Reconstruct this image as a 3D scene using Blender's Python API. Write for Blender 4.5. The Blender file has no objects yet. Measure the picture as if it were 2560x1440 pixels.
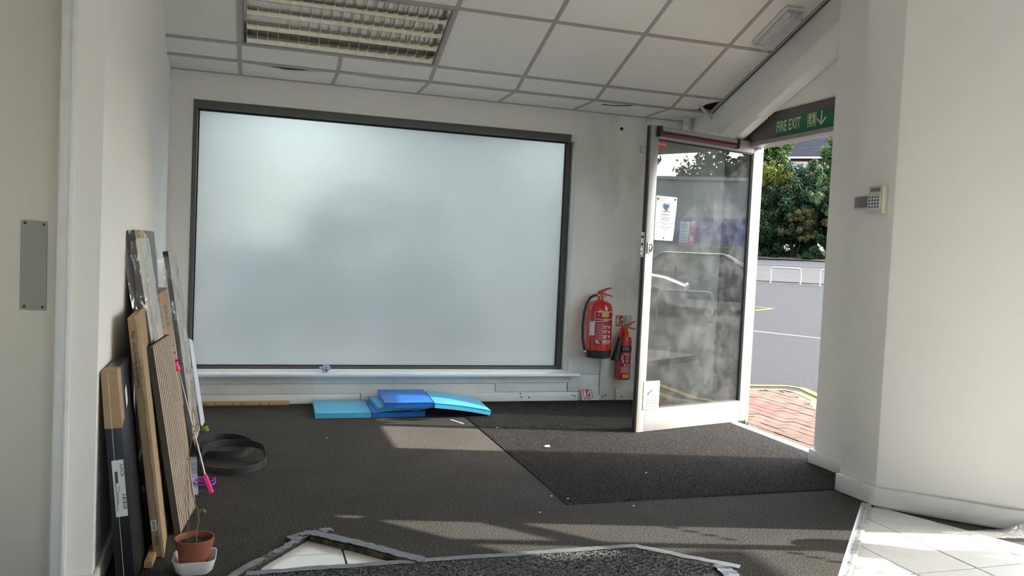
import bpy, bmesh, math, random
from mathutils import Vector, Matrix

# ------------------------------------------------------------------ camera, sky, sun, exposure
S = bpy.context.scene
COL = S.collection
F_PX, YAW, PITCH, ROLL, CAM_H = 2027.69, 0.306072, -0.041545, 0.046012, 1.12


def make_camera():
    cy, sy, cp, sp = math.cos(YAW), math.sin(YAW), math.cos(PITCH), math.sin(PITCH)
    fw = Vector((sy * cp, cy * cp, sp))
    r0 = Vector((cy, -sy, 0))
    u0 = r0.cross(fw)
    c, s = math.cos(ROLL), math.sin(ROLL)
    r = c * r0 + s * u0
    u = -s * r0 + c * u0
    cam = bpy.data.cameras.new('camera')
    cam.sensor_width = 36.0
    cam.lens = F_PX / 2560 * 36.0
    cam.clip_start, cam.clip_end = 0.02, 400
    ob = bpy.data.objects.new('camera', cam)
    m = Matrix((r, u, -fw)).transposed().to_4x4()
    m.translation = (0, 0, CAM_H)
    ob.matrix_world = m
    COL.objects.link(ob)
    S.camera = ob


make_camera()
SUN_AZ = Vector((0.973, -0.2315, 0)).normalized()
SUN_EL = math.radians(36)
TO_SUN = Vector((SUN_AZ.x * math.cos(SUN_EL), SUN_AZ.y * math.cos(SUN_EL), math.sin(SUN_EL)))
w = bpy.data.worlds.new('sky')
S.world = w
w.use_nodes = True
nt = w.node_tree
sky = nt.nodes.new('ShaderNodeTexSky')
sky.sky_type = 'NISHITA'
sky.sun_disc = False
sky.sun_elevation = SUN_EL
sky.sun_rotation = math.atan2(SUN_AZ.x, SUN_AZ.y)
sky.air_density = 1.0
sky.dust_density = 2.0
bg = nt.nodes['Background']
bg.inputs['Strength'].default_value = SKY_STRENGTH = 1.1
mixw = nt.nodes.new('ShaderNodeMix')
mixw.data_type = 'RGBA'
mixw.inputs[0].default_value = 0.45          # thin bright cloud over the blue
mixw.inputs[7].default_value = (3.4, 3.3, 3.1, 1)
nt.links.new(sky.outputs[0], mixw.inputs[6])
nt.links.new(mixw.outputs[2], bg.inputs['Color'])
sd = bpy.data.lights.new('sun', 'SUN')
sd.energy = 8.2
sd.angle = math.radians(0.53)
sd.color = (1.0, 0.93, 0.83)
so = bpy.data.objects.new('sun', sd)
so.rotation_euler = TO_SUN.to_track_quat('Z', 'Y').to_euler()
so.location = TO_SUN * 30
COL.objects.link(so)
S.view_settings.view_transform = 'Standard'
S.view_settings.look = 'None'
S.view_settings.gamma = 1.0
S.view_settings.use_curve_mapping = False
S.view_settings.exposure = 1.30
S.cycles.max_bounces = 10
S.cycles.diffuse_bounces = 6
S.cycles.transparent_max_bounces = 16
S.cycles.sample_clamp_indirect = 6.0

# ------------------------------------------------------------------ helpers
rnd = random.Random(7)
BASE = {}


def V(*a):
    return Vector(a)


class MB:
    """collects faces in world metres, then becomes ONE mesh object"""

    def __init__(self):
        self.v, self.f = [], []

    def add(self, vs, fs):
        n = len(self.v)
        self.v += [tuple(p) for p in vs]
        self.f += [tuple(i + n for i in f) for f in fs]
        return self

    def hexa(self, p):  # p: bottom 4, top 4
        return self.add(p, [(3, 2, 1, 0), (4, 5, 6, 7), (0, 1, 5, 4), (1, 2, 6, 5), (2, 3, 7, 6), (3, 0, 4, 7)])

    def box(self, x0, y0, z0, x1, y1, z1):
        return self.hexa([(x0, y0, z0), (x1, y0, z0), (x1, y1, z0), (x0, y1, z0),
                          (x0, y0, z1), (x1, y0, z1), (x1, y1, z1), (x0, y1, z1)])

    def slab(self, o, a, b, c):
        o, a, b, c = Vector(o), Vector(a), Vector(b), Vector(c)
        return self.hexa([o, o + a, o + a + b, o + b, o + c, o + a + c, o + a + b + c, o + b + c])

    def prism(self, pts, off):
        pts = [Vector(p) for p in pts]
        off = Vector(off)
        n = len(pts)
        return self.add(pts + [p + off for p in pts],
                        [tuple(range(n - 1, -1, -1)), tuple(range(n, 2 * n))] +
                        [(i, (i + 1) % n, n + (i + 1) % n, n + i) for i in range(n)])

    def lathe(self, o, prof, n=24, ax=(0, 0, 1), ref=(1, 0, 0)):
        o, ax = Vector(o), Vector(ax).normalized()
        if abs(ax.dot(Vector(ref))) > .95:
            ref = (0, 0, 1) if abs(ax.z) < .9 else (0, 1, 0)
        r1 = Vector(ref) - ax * Vector(ref).dot(ax)
        r1.normalize()
        r2 = ax.cross(r1)
        vs, fs = [], []
        for r, z in prof:
            for k in range(n):
                t = 2 * math.pi * k / n
                vs.append(o + ax * z + (r1 * math.cos(t) + r2 * math.sin(t)) * r)
        for j in range(len(prof) - 1):
            for k in range(n):
                k2 = (k + 1) % n
                fs.append((j * n + k, j * n + k2, (j + 1) * n + k2, (j + 1) * n + k))
        if prof[0][0] > 1e-5:
            fs.append(tuple(range(n - 1, -1, -1)))
        if prof[-1][0] > 1e-5:
            fs.append(tuple((len(prof) - 1) * n + k for k in range(n)))
        return self.add(vs, fs)

    def tube(self, pts, r, n=8, closed=False):
        pts = [Vector(p) for p in pts]
        m = len(pts)
        vs, fs = [], []
        up = None
        for i, p in enumerate(pts):
            if closed:
                d = pts[(i + 1) % m] - pts[i - 1]
            else:
                d = pts[min(i + 1, m - 1)] - pts[max(i - 1, 0)]
            d.normalize()
            if up is None:
                up = d.cross(V(0.3, 0.5, 0.8))
                if up.length < 0.1:
                    up = d.cross(V(1, 0, 0))
            up = up - d * up.dot(d)
            up.normalize()
            s = d.cross(up)
            rr = r[i] if isinstance(r, (list, tuple)) else r
            for k in range(n):
                t = 2 * math.pi * k / n
                vs.append(p + (up * math.cos(t) + s * math.sin(t)) * rr)
        for i in range(m if closed else m - 1):
            for k in range(n):
                k2 = (k + 1) % n
                j = (i + 1) % m
                fs.append((i * n + k, i * n + k2, j * n + k2, j * n + k))
        if not closed:
            fs.append(tuple(range(n - 1, -1, -1)))
            fs.append(tuple((m - 1) * n + k for k in range(n)))
        return self.add(vs, fs)

    def grid(self, fn, nu, nv):
        vs = [fn(i / nu, j / nv) for j in range(nv + 1) for i in range(nu + 1)]
        fs = [(j * (nu + 1) + i, j * (nu + 1) + i + 1, (j + 1) * (nu + 1) + i + 1, (j + 1) * (nu + 1) + i)
              for j in range(nv) for i in range(nu)]
        return self.add(vs, fs)

    def sheet(self, fn, nu, nv, th):
        """a closed thin sheet: fn(u, v) -> (point, normal)"""
        a = [fn(i / nu, j / nv) for j in range(nv + 1) for i in range(nu + 1)]
        top = [p + n * th * .5 for p, n in a]
        bot = [p - n * th * .5 for p, n in a]
        N = len(a)
        W = nu + 1
        q = [(j * W + i, j * W + i + 1, (j + 1) * W + i + 1, (j + 1) * W + i) for j in range(nv) for i in range(nu)]
        fs = q + [tuple(N + k for k in reversed(f)) for f in q]
        rim = [i for i in range(nu)] + [j * W + nu for j in range(nv)] + [nv * W + i for i in range(nu, 0, -1)] + [j * W for j in range(nv, 0, -1)]
        for k in range(len(rim)):
            a0, b0 = rim[k], rim[(k + 1) % len(rim)]
            fs.append((b0, a0, N + a0, N + b0))
        return self.add(top + bot, fs)

    def text(self, s, size, fn, extr=0.0):
        for vs, fs in [text_geo(s)]:
            self.add([fn(x * size, y * size) for x, y in vs], fs)
        return self

    def build(self, name, mat, parent=None, bevel=0.0, smooth=35, seg=2, kind=None, fix=True):
        me = bpy.data.meshes.new(name)
        base = BASE.get(parent.name, V(0, 0, 0)) if parent else V(0, 0, 0)
        me.from_pydata([Vector(p) - base for p in self.v], [], self.f)
        if fix or bevel:
            bm = bmesh.new()
            bm.from_mesh(me)
            if fix:
                bmesh.ops.recalc_face_normals(bm, faces=bm.faces)
            if bevel:
                ed = [e for e in bm.edges if len(e.link_faces) == 2 and e.calc_face_angle(0) > 0.5]
                bmesh.ops.bevel(bm, geom=ed, offset=bevel, segments=seg, affect='EDGES', profile=0.5)
            bm.to_mesh(me)
            bm.free()
        if smooth:
            me.polygons.foreach_set('use_smooth', [True] * len(me.polygons))
            me.set_sharp_from_angle(angle=math.radians(smooth))
        me.materials.append(mat)
        ob = bpy.data.objects.new(name, me)
        COL.objects.link(ob)
        if parent:
            ob.parent = parent
            BASE[ob.name] = base
        else:
            BASE[ob.name] = V(0, 0, 0)
        if kind:
            ob['kind'] = kind
        return ob


_TXT = {}


def text_geo(s):
    if s not in _TXT:
        cu = bpy.data.curves.new('lettering', 'FONT')
        cu.body = s
        cu.size = 1.0
        cu.align_x = 'CENTER'
        cu.align_y = 'CENTER'
        cu.resolution_u = 3
        cu.offset = .014
        ob = bpy.data.objects.new('lettering', cu)
        COL.objects.link(ob)
        dg = bpy.context.evaluated_depsgraph_get()
        me = bpy.data.meshes.new_from_object(ob.evaluated_get(dg))
        _TXT[s] = ([(p.co.x, p.co.y) for p in me.vertices], [tuple(p.vertices) for p in me.polygons])
        bpy.data.objects.remove(ob)
        bpy.data.curves.remove(cu)
        bpy.data.meshes.remove(me)
    return _TXT[s]


def tag(o, label, cat, group=None, kind=None):
    o['label'] = label
    if cat:
        o['category'] = cat
    if group:
        o['group'] = group
    if kind:
        o['kind'] = kind
    return o


def thing(name, loc, label, cat, group=None, kind=None):
    e = bpy.data.objects.new(name, None)
    e.empty_display_size = 0.05
    e.location = loc
    COL.objects.link(e)
    BASE[e.name] = Vector(loc)
    return tag(e, label, cat, group, kind)


def sub(name, parent):
    """an Empty part that groups its own pieces"""
    e = bpy.data.objects.new(name, None)
    e.parent = parent
    e.empty_display_size = 0.05
    COL.objects.link(e)
    BASE[e.name] = BASE[parent.name]
    return e


def copy_tree(o, delta, label=None, parent=None):
    c = o.copy()
    COL.objects.link(c)
    if parent:
        c.parent = parent
    else:
        c.location = o.location + Vector(delta)
        BASE[c.name] = BASE[o.name] + Vector(delta)
        if label:
            c['label'] = label
    for ch in list(o.children):
        copy_tree(ch, delta, None, c)
    return c


def inst(name, me_ob, parent, delta):
    """a piece that shares mesh data with me_ob, moved by delta"""
    o = bpy.data.objects.new(name, me_ob.data)
    COL.objects.link(o)
    o.parent = parent
    o.location = Vector(delta)
    return o


# ------------------------------------------------------------------ materials
def nodes(name):
    m = bpy.data.materials.new(name)
    m.use_nodes = True
    t = m.node_tree
    return m, t, t.nodes['Principled BSDF'], t.nodes['Material Output']


def N(t, typ, **kw):
    n = t.nodes.new(typ)
    for k, v in kw.items():
        if k.startswith('i_'):
            n.inputs[k[2:].replace('_', ' ')].default_value = v
        else:
            setattr(n, k, v)
    return n


def c4(c):
    return (c[0], c[1], c[2], 1)


def srgb(r, g, b):
    f = lambda x: (x / 255 / 12.92) if x / 255 < .04045 else ((x / 255 + .055) / 1.055) ** 2.4
    return (f(r), f(g), f(b))


def pm(name, col, rough=.6, metal=0.0, col2=None, scale=8.0, detail=3.0, lo=.35, hi=.65, bump=0.0, bscale=None,
       coat=0.0, stretch=None, spec=0.5, bdist=.002, world=False):
    m, t, p, out = nodes(name)
    p.inputs['Base Color'].default_value = c4(col)
    p.inputs['Roughness'].default_value = rough
    p.inputs['Metallic'].default_value = metal
    p.inputs['Specular IOR Level'].default_value = spec
    if coat:
        p.inputs['Coat Weight'].default_value = coat
        p.inputs['Coat Roughness'].default_value = .08
    if col2 or bump:
        if world:
            tc = N(t, 'ShaderNodeNewGeometry').outputs['Position']
        else:
            tc = N(t, 'ShaderNodeTexCoord').outputs['Object']
        if stretch:
            mp = N(t, 'ShaderNodeMapping')
            mp.inputs['Scale'].default_value = stretch
            t.links.new(tc, mp.inputs['Vector'])
            tc = mp.outputs[0]
        if col2:
            nz = N(t, 'ShaderNodeTexNoise', i_Scale=scale, i_Detail=detail, i_Roughness=.6)
            t.links.new(tc, nz.inputs['Vector'])
            rp = N(t, 'ShaderNodeValToRGB')
            rp.color_ramp.elements[0].position = lo
            rp.color_ramp.elements[1].position = hi
            rp.color_ramp.elements[0].color = c4(col)
            rp.color_ramp.elements[1].color = c4(col2)
            t.links.new(nz.outputs[0], rp.inputs[0])
            t.links.new(rp.outputs[0], p.inputs['Base Color'])
        if bump:
            nb = N(t, 'ShaderNodeTexNoise', i_Scale=bscale or scale, i_Detail=4.0)
            t.links.new(tc, nb.inputs['Vector'])
            bp = N(t, 'ShaderNodeBump', i_Strength=bump, i_Distance=bdist)
            t.links.new(nb.outputs[0], bp.inputs['Height'])
            t.links.new(bp.outputs[0], p.inputs['Normal'])
    return m


def mat_wall_stained():
    """white emulsion, with grey damp stains and scuffs on the strip beside the door"""
    m = pm('white_paint_stained', (.84, .82, .785), .65, bump=.15, bscale=60)
    t = m.node_tree
    p = t.nodes['Principled BSDF']
    pos = N(t, 'ShaderNodeNewGeometry').outputs['Position']
    sep = N(t, 'ShaderNodeSeparateXYZ')
    t.links.new(pos, sep.inputs[0])
    mr = N(t, 'ShaderNodeMapRange')
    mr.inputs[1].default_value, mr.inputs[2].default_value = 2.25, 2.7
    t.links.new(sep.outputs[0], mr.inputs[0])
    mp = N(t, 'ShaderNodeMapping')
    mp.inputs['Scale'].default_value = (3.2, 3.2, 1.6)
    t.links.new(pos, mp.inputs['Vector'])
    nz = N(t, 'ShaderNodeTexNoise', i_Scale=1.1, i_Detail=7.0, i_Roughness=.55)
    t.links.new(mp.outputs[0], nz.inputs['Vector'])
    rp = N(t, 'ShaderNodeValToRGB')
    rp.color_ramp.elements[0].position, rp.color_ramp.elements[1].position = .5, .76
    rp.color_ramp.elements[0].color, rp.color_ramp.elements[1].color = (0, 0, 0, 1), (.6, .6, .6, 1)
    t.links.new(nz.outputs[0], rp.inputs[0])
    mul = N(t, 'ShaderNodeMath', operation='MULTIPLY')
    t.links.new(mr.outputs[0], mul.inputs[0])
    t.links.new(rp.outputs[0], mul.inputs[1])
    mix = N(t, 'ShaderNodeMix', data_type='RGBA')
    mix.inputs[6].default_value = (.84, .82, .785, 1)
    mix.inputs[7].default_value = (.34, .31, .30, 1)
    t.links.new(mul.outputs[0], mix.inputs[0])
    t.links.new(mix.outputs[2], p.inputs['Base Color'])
    return m


def mat_carpet(name, a, b, c, sc=420):
    """cut-pile carpet: dark base with pale fibres"""
    m, t, p, out = nodes(name)
    pos = N(t, 'ShaderNodeNewGeometry').outputs['Position']
    n1 = N(t, 'ShaderNodeTexNoise', i_Scale=sc, i_Detail=2.0)
    n2 = N(t, 'ShaderNodeTexNoise', i_Scale=3.0, i_Detail=5.0)
    n3 = N(t, 'ShaderNodeTexNoise', i_Scale=sc * .35, i_Detail=3.0, i_Roughness=.7)
    for n in (n1, n2, n3):
        t.links.new(pos, n.inputs['Vector'])
    r1 = N(t, 'ShaderNodeValToRGB')
    r1.color_ramp.elements[0].position, r1.color_ramp.elements[1].position = .4, .66
    r1.color_ramp.elements[0].color, r1.color_ramp.elements[1].color = c4(a), c4(b)
    t.links.new(n3.outputs[0], r1.inputs[0])
    mx = N(t, 'ShaderNodeMix', data_type='RGBA', blend_type='MULTIPLY')
    mx.inputs[0].default_value = .55
    r2 = N(t, 'ShaderNodeValToRGB')
    r2.color_ramp.elements[0].position, r2.color_ramp.elements[1].position = .3, .7
    r2.color_ramp.elements[0].color, r2.color_ramp.elements[1].color = c4(c), (1, 1, 1, 1)
    t.links.new(n2.outputs[0], r2.inputs[0])
    t.links.new(r1.outputs[0], mx.inputs[6])
    t.links.new(r2.outputs[0], mx.inputs[7])
    t.links.new(mx.outputs[2], p.inputs['Base Color'])
    p.inputs['Roughness'].default_value = .95
    p.inputs['Specular IOR Level'].default_value = .15
    bp = N(t, 'ShaderNodeBump', i_Strength=.8, i_Distance=.004)
    t.links.new(n1.outputs[0], bp.inputs['Height'])
    t.links.new(bp.outputs[0], p.inputs['Normal'])
    return m


def fresnel(t, ior):
    """Fresnel weight of a thin sheet: the same from both sides, no internal reflection"""
    ge = N(t, 'ShaderNodeNewGeometry')
    mr = N(t, 'ShaderNodeMapRange')
    mr.inputs[3].default_value, mr.inputs[4].default_value = ior, 1 / ior
    t.links.new(ge.outputs['Backfacing'], mr.inputs[0])
    fr = N(t, 'ShaderNodeFresnel')
    t.links.new(mr.outputs[0], fr.inputs['IOR'])
    return fr


def mat_glass(name='clear_glass', dirt=.05, tint=(.93, .95, .94)):
    m, t, p, out = nodes(name)
    t.nodes.remove(p)
    tr = N(t, 'ShaderNodeBsdfTransparent')
    tr.inputs[0].default_value = c4(tint)
    gl = N(t, 'ShaderNodeBsdfGlossy')
    gl.inputs['Roughness'].default_value = 0.0
    gl.inputs[0].default_value = (1, 1, 1, 1)
    fr = fresnel(t, 1.55)
    mx = N(t, 'ShaderNodeMixShader')
    t.links.new(fr.outputs[0], mx.inputs[0])
    t.links.new(tr.outputs[0], mx.inputs[1])
    t.links.new(gl.outputs[0], mx.inputs[2])
    last = mx
    if dirt:
        df = N(t, 'ShaderNodeBsdfDiffuse')
        df.inputs[0].default_value = (.7, .7, .68, 1)
        nz = N(t, 'ShaderNodeTexNoise', i_Scale=7.0, i_Detail=8.0, i_Roughness=.7)
        pos = N(t, 'ShaderNodeNewGeometry').outputs['Position']
        t.links.new(pos, nz.inputs['Vector'])
        rp = N(t, 'ShaderNodeMapRange')
        rp.inputs[1].default_value, rp.inputs[2].default_value = .45, .8
        rp.inputs[3].default_value, rp.inputs[4].default_value = dirt * .35, dirt * 2.2
        t.links.new(nz.outputs[0], rp.inputs[0])
        m2 = N(t, 'ShaderNodeMixShader')
        t.links.new(rp.outputs[0], m2.inputs[0])
        t.links.new(mx.outputs[0], m2.inputs[1])
        t.links.new(df.outputs[0], m2.inputs[2])
        last = m2
    t.links.new(last.outputs[0], out.inputs[0])
    return m


def mat_film(name, tint=(.97, .97, .97), haze=.2, bump=.55, bs=6, rough=.09):
    """thin clear plastic wrap: mostly see-through, shiny, a little milky"""
    m, t, p, out = nodes(name)
    t.nodes.remove(p)
    tr = N(t, 'ShaderNodeBsdfTransparent')
    tr.inputs[0].default_value = c4(tint)
    gl = N(t, 'ShaderNodeBsdfGlossy')
    gl.inputs['Roughness'].default_value = rough
    df = N(t, 'ShaderNodeBsdfDiffuse')
    df.inputs[0].default_value = (.85, .85, .87, 1)
    tc = N(t, 'ShaderNodeTexCoord').outputs['Object']
    mp = N(t, 'ShaderNodeMapping')
    mp.inputs['Scale'].default_value = (1, 1, .45)
    t.links.new(tc, mp.inputs['Vector'])
    nz = N(t, 'ShaderNodeTexNoise', i_Scale=bs, i_Detail=3.0, i_Distortion=1.2)
    t.links.new(mp.outputs[0], nz.inputs['Vector'])
    bp = N(t, 'ShaderNodeBump', i_Strength=bump, i_Distance=.02)
    t.links.new(nz.outputs[0], bp.inputs['Height'])
    t.links.new(bp.outputs[0], gl.inputs['Normal'])
    fr = fresnel(t, 1.6)
    t.links.new(bp.outputs[0], fr.inputs['Normal'])
    m1 = N(t, 'ShaderNodeMixShader')
    m1.inputs[0].default_value = haze
    t.links.new(tr.outputs[0], m1.inputs[1])
    t.links.new(df.outputs[0], m1.inputs[2])
    m2 = N(t, 'ShaderNodeMixShader')
    t.links.new(fr.outputs[0], m2.inputs[0])
    t.links.new(m1.outputs[0], m2.inputs[1])
    t.links.new(gl.outputs[0], m2.inputs[2])
    t.links.new(m2.outputs[0], out.inputs[0])
    return m


FROST_MIX = .52


def mat_frosted():
    m, t, p, out = nodes('frosted_film_glass')
    t.nodes.remove(p)
    tl = N(t, 'ShaderNodeBsdfTranslucent')
    tl.inputs[0].default_value = (.86, .92, .92, 1)
    rf = N(t, 'ShaderNodeBsdfRefraction')
    rf.inputs['Roughness'].default_value = .74
    rf.inputs['IOR'].default_value = 1.25
    rf.inputs[0].default_value = (.39, .385, .36, 1)
    df = N(t, 'ShaderNodeBsdfGlossy')
    df.inputs['Roughness'].default_value = .35
    df.inputs[0].default_value = (.8, .8, .8, 1)
    pos = N(t, 'ShaderNodeNewGeometry').outputs['Position']
    nz = N(t, 'ShaderNodeTexNoise', i_Scale=2.2, i_Detail=7.0, i_Roughness=.65)
    t.links.new(pos, nz.inputs['Vector'])
    rp = N(t, 'ShaderNodeValToRGB')
    rp.color_ramp.elements[0].position, rp.color_ramp.elements[1].position = .35, .7
    rp.color_ramp.elements[0].color, rp.color_ramp.elements[1].color = (.36, .36, .335, 1), (.32, .325, .29, 1)
    t.links.new(nz.outputs[0], rp.inputs[0])
    t.links.new(rp.outputs[0], tl.inputs[0])
    m1 = N(t, 'ShaderNodeMixShader')
    m1.inputs[0].default_value = FROST_MIX
    t.links.new(tl.outputs[0], m1.inputs[1])
    t.links.new(rf.outputs[0], m1.inputs[2])
    m2 = N(t, 'ShaderNodeMixShader')
    m2.inputs[0].default_value = .04
    t.links.new(m1.outputs[0], m2.inputs[1])
    t.links.new(df.outputs[0], m2.inputs[2])
    t.links.new(m2.outputs[0], out.inputs[0])
    return m


def mat_wood(name, a, b, rough=.6, sc=(30, 30, 2)):
    return pm(name, a, rough, col2=b, scale=3.0, detail=5.0, stretch=sc, bump=.15, bscale=3.0)


M = {}
M['wall'] = pm('white_emulsion', (.84, .82, .78), .65, bump=.12, bscale=70)
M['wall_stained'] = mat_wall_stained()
M['gloss_white'] = pm('white_gloss_paint', (.72, .73, .72), .35, col2=(.62, .61, .57), scale=9, lo=.5, hi=.85, bump=.08, bscale=20)
M['cream'] = pm('cream_gloss_paint', (.66, .63, .56), .45, bump=.1, bscale=25)
M['ceil_tile'] = pm('mineral_fibre_tile', (.86, .83, .78), .9, col2=(.81, .78, .73), scale=140, detail=2, bump=.35, bscale=220, bdist=.0015)
M['tbar'] = pm('grey_beige_grid_paint', (.40, .37, .33), .5)
M['dark'] = pm('dark_void', (.02, .018, .016), .9)
M['frame_grey'] = pm('dark_grey_aluminium', (.105, .105, .10), .45, spec=.4)
M['black'] = pm('black_rubber', (.012, .012, .013), .55)
M['sill'] = pm('bluish_white_gloss', (.68, .72, .76), .25, col2=(.55, .57, .58), scale=12, lo=.55, hi=.8)
M['frost'] = mat_frosted()
M['glass'] = mat_glass('door_glass', .032, (.70, .735, .73))
M['glass2'] = mat_glass('window_glass', .0)
M['carpet'] = mat_carpet('dark_cut_pile_carpet', (.015, .015, .015), (.125, .114, .10), (.62, .62, .62))
M['mat_rib'] = mat_carpet('ribbed_mat_fibre', (.013, .013, .014), (.098, .092, .085), (.7, .7, .7))
M['doormat'] = mat_carpet('bristle_doormat', (.012, .013, .015), (.20, .20, .20), (.5, .5, .5), 260)
M['tile'] = pm('white_ceramic', (.72, .72, .70), .18, col2=(.66, .66, .64), scale=5, coat=.2)
M['grout'] = pm('dark_grout', (.05, .045, .04), .9)
M['alu'] = pm('worn_aluminium', (.72, .71, .69), .42, metal=.85, col2=(.5, .5, .5), scale=18, stretch=(1, 1, .3))
M['alu_white'] = pm('off_white_powder_coat', (.285, .278, .265), .4, col2=(.23, .22, .208), scale=14, lo=.5, hi=.85, stretch=(1, 1, .25))
M['chrome'] = pm('bright_metal', (.8, .8, .8), .18, metal=1)
M['louvre'] = pm('bright_louvre_aluminium', (.93, .86, .76), .14, metal=1.0, bump=.05, bscale=8)
M['reflector'] = pm('pale_enamel_reflector', (.86, .78, .70), .22, metal=.55)
M['red'] = pm('red_enamel', (.50, .012, .010), .28, coat=.6)
M['red_label'] = pm('dark_red_print', (.33, .012, .025), .4)
M['pink_print'] = pm('pale_pink_print', (.66, .42, .42), .5)
M['white_plastic'] = pm('white_plastic', (.72, .72, .70), .4)
M['paper'] = pm('white_paper', (.60, .62, .64), .8)
M['ink_grey'] = pm('dark_grey_ink', (.075, .08, .085), .7)
M['print_dark'] = pm('dark_ink', (.05, .05, .055), .7)
M['print_grey'] = pm('grey_ink', (.25, .26, .28), .7)
M['print_blue'] = pm('blue_ink', (.06, .17, .42), .7)
M['print_green'] = pm('green_ink', (.05, .20, .12), .6)
M['yellow_label'] = pm('yellow_label', (.75, .52, .03), .5)
M['sign_green'] = pm('sign_green', (.006, .13, .055), .35)
M['sign_cream'] = pm('photoluminescent_cream', (.62, .62, .42), .4)
M['silver_sign'] = pm('pale_sign_plate', (.62, .61, .55), .4)
M['maroon'] = pm('maroon_plastic', (.095, .012, .020), .35)
M['cardboard'] = pm('brown_cardboard', (.36, .25, .145), .85, col2=(.31, .21, .115), scale=6, bump=.1, bscale=80)
M['box_black'] = pm('black_printed_carton', (.012, .013, .017), .33, spec=.4)
M['felt'] = pm('black_acoustic_felt', (.010, .010, .011), .95, spec=.1)
M['felt_edge'] = pm('grey_board_edge', (.075, .07, .062), .9)
M['slat'] = mat_wood('pale_oak_veneer', (.50, .40, .31), (.40, .31, .23), .55)
M['oak_grey'] = pm('grey_beige_board', (.60, .52, .42), .6, col2=(.54, .46, .37), scale=4)
M['rod'] = pm('grey_steel_tube', (.22, .21, .20), .35, metal=.8)
M['bristle'] = pm('grey_bristle', (.20, .20, .195), .9, col2=(.07, .07, .07), scale=300, lo=.4, hi=.6, spec=.1)
M['dim_panel'] = pm('shaded_white_panel', (.20, .215, .20), .6)  # white darkened in colour for the weak light behind the door glass
M['dim_red'] = pm('shaded_red_print', (.19, .018, .035), .5)  # red of the same notice, its shade put into the colour
M['pine'] = mat_wood('raw_pine', (.52, .34, .16), (.42, .25, .11), .6, (2, 30, 30))
M['grey_board'] = pm('grey_laminate', (.11, .125, .13), .5)
M['film'] = mat_film('clear_plastic_wrap', haze=.05)
M['film2'] = mat_film('milky_plastic_wrap', haze=.12, bs=9)
M['foam_white'] = pm('bluish_white_sheet', (.70, .76, .84), .4)
M['pink'] = pm('hot_pink_plastic', (.78, .03, .20), .4)
M['purple'] = pm('purple_plastic', (.30, .035, .42), .4)
M['strip_black'] = pm('black_edging_strip', (.028, .030, .034), .42)
M['strip_blue'] = pm('blue_grey_strip', (.33, .38, .50), .45)
M['terracotta'] = pm('terracotta_plastic', (.26, .085, .045), .5, col2=(.22, .07, .036), scale=9)
M['soil'] = pm('dry_compost', (.022, .012, .008), .95, col2=(.06, .03, .016), scale=70, bump=1.0, bscale=90, bdist=.01)
M['ceramic'] = pm('white_glazed_ceramic', (.74, .74, .70), .15, coat=.4)
M['stem'] = pm('woody_stem', (.20, .13, .075), .8)
M['leaf_y'] = pm('yellow_green_leaf', (.36, .42, .05), .5, col2=(.22, .33, .05), scale=60)
M['blue_lt'] = pm('light_blue_vinyl', (.075, .43, .70), .32, bump=.25, bscale=9, bdist=.01)
M['blue_dk'] = pm('deep_blue_vinyl', (.012, .15, .56), .32, bump=.25, bscale=9, bdist=.01)
M['tape'] = pm('grey_duct_tape', (.13, .143, .162), .38, col2=(.08, .087, .098), scale=40, bump=.5, bscale=50, bdist=.004)
M['lip'] = pm('brown_carpet_backing', (.10, .07, .035), .9, col2=(.02, .017, .013), scale=30, lo=.4, hi=.6)
M['keypad'] = pm('aged_cream_plastic', (.58, .54, .44), .45)
M['key'] = pm('dark_grey_key', (.10, .10, .095), .5)
M['lcd'] = pm('grey_green_display', (.13, .16, .15), .2)
M['push'] = pm('dull_steel_plate', (.30, .30, .26), .5, metal=.25)
M['crumple'] = pm('blue_grey_plastic_scrap', (.34, .36, .50), .4, bump=.6, bscale=60)
M['hose'] = pm('black_hose', (.012, .012, .012), .45)
M['brass'] = pm('brass', (.45, .33, .13), .35, metal=1)
# outdoors
M['tarmac'] = pm('grey_tarmac', (.0165, .0162, .0160), .85, col2=(.030, .0292, .0285), scale=60, detail=4, bump=.6, bscale=120, bdist=.01, world=True, spec=.08)
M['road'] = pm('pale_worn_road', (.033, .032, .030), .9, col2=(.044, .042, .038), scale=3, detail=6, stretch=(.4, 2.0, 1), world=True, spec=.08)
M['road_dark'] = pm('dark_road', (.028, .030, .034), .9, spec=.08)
M['yellow_line'] = pm('worn_yellow_paint', (.20, .137, .027), .8, col2=(.127, .10, .04), scale=12, lo=.45, hi=.75, world=True, spec=.08)
M['white_line'] = pm('worn_white_paint', (.17, .17, .165), .8, spec=.08)
M['brick_a'] = pm('red_paver', (.082, .043, .033), .9, col2=(.066, .037, .028), scale=30, bump=.4, bscale=90, spec=.08)
M['brick_b'] = pm('tan_paver', (.077, .052, .038), .9, col2=(.062, .043, .031), scale=30, bump=.4, bscale=90, spec=.08)
M['brick_c'] = pm('faded_paver', (.083, .058, .044), .9, col2=(.067, .047, .035), scale=30, bump=.4, bscale=90, spec=.08)
M['concrete'] = pm('pale_concrete', (.10, .094, .085), .9, col2=(.075, .072, .066), scale=14, spec=.08)
M['galv'] = pm('galvanised_steel', (.21, .21, .205), .5, metal=.35)
M['earth'] = pm('dry_earth_bank', (.045, .027, .015), .95, col2=(.016, .014, .007), scale=4, detail=6, world=True)
M['trunk'] = pm('dark_bark', (.012, .010, .007), .95, spec=.1)
M['house_brick'] = pm('red_house_brick', (.10, .04, .028), .9, col2=(.07, .03, .02), scale=20, spec=.1)
M['roof'] = pm('slate_roof', (.010, .011, .015), .9, col2=(.020, .021, .026), scale=3, stretch=(.3, .3, 6), world=True, spec=.05)
M['upvc'] = pm('white_upvc', (.35, .35, .35), .4)
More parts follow.
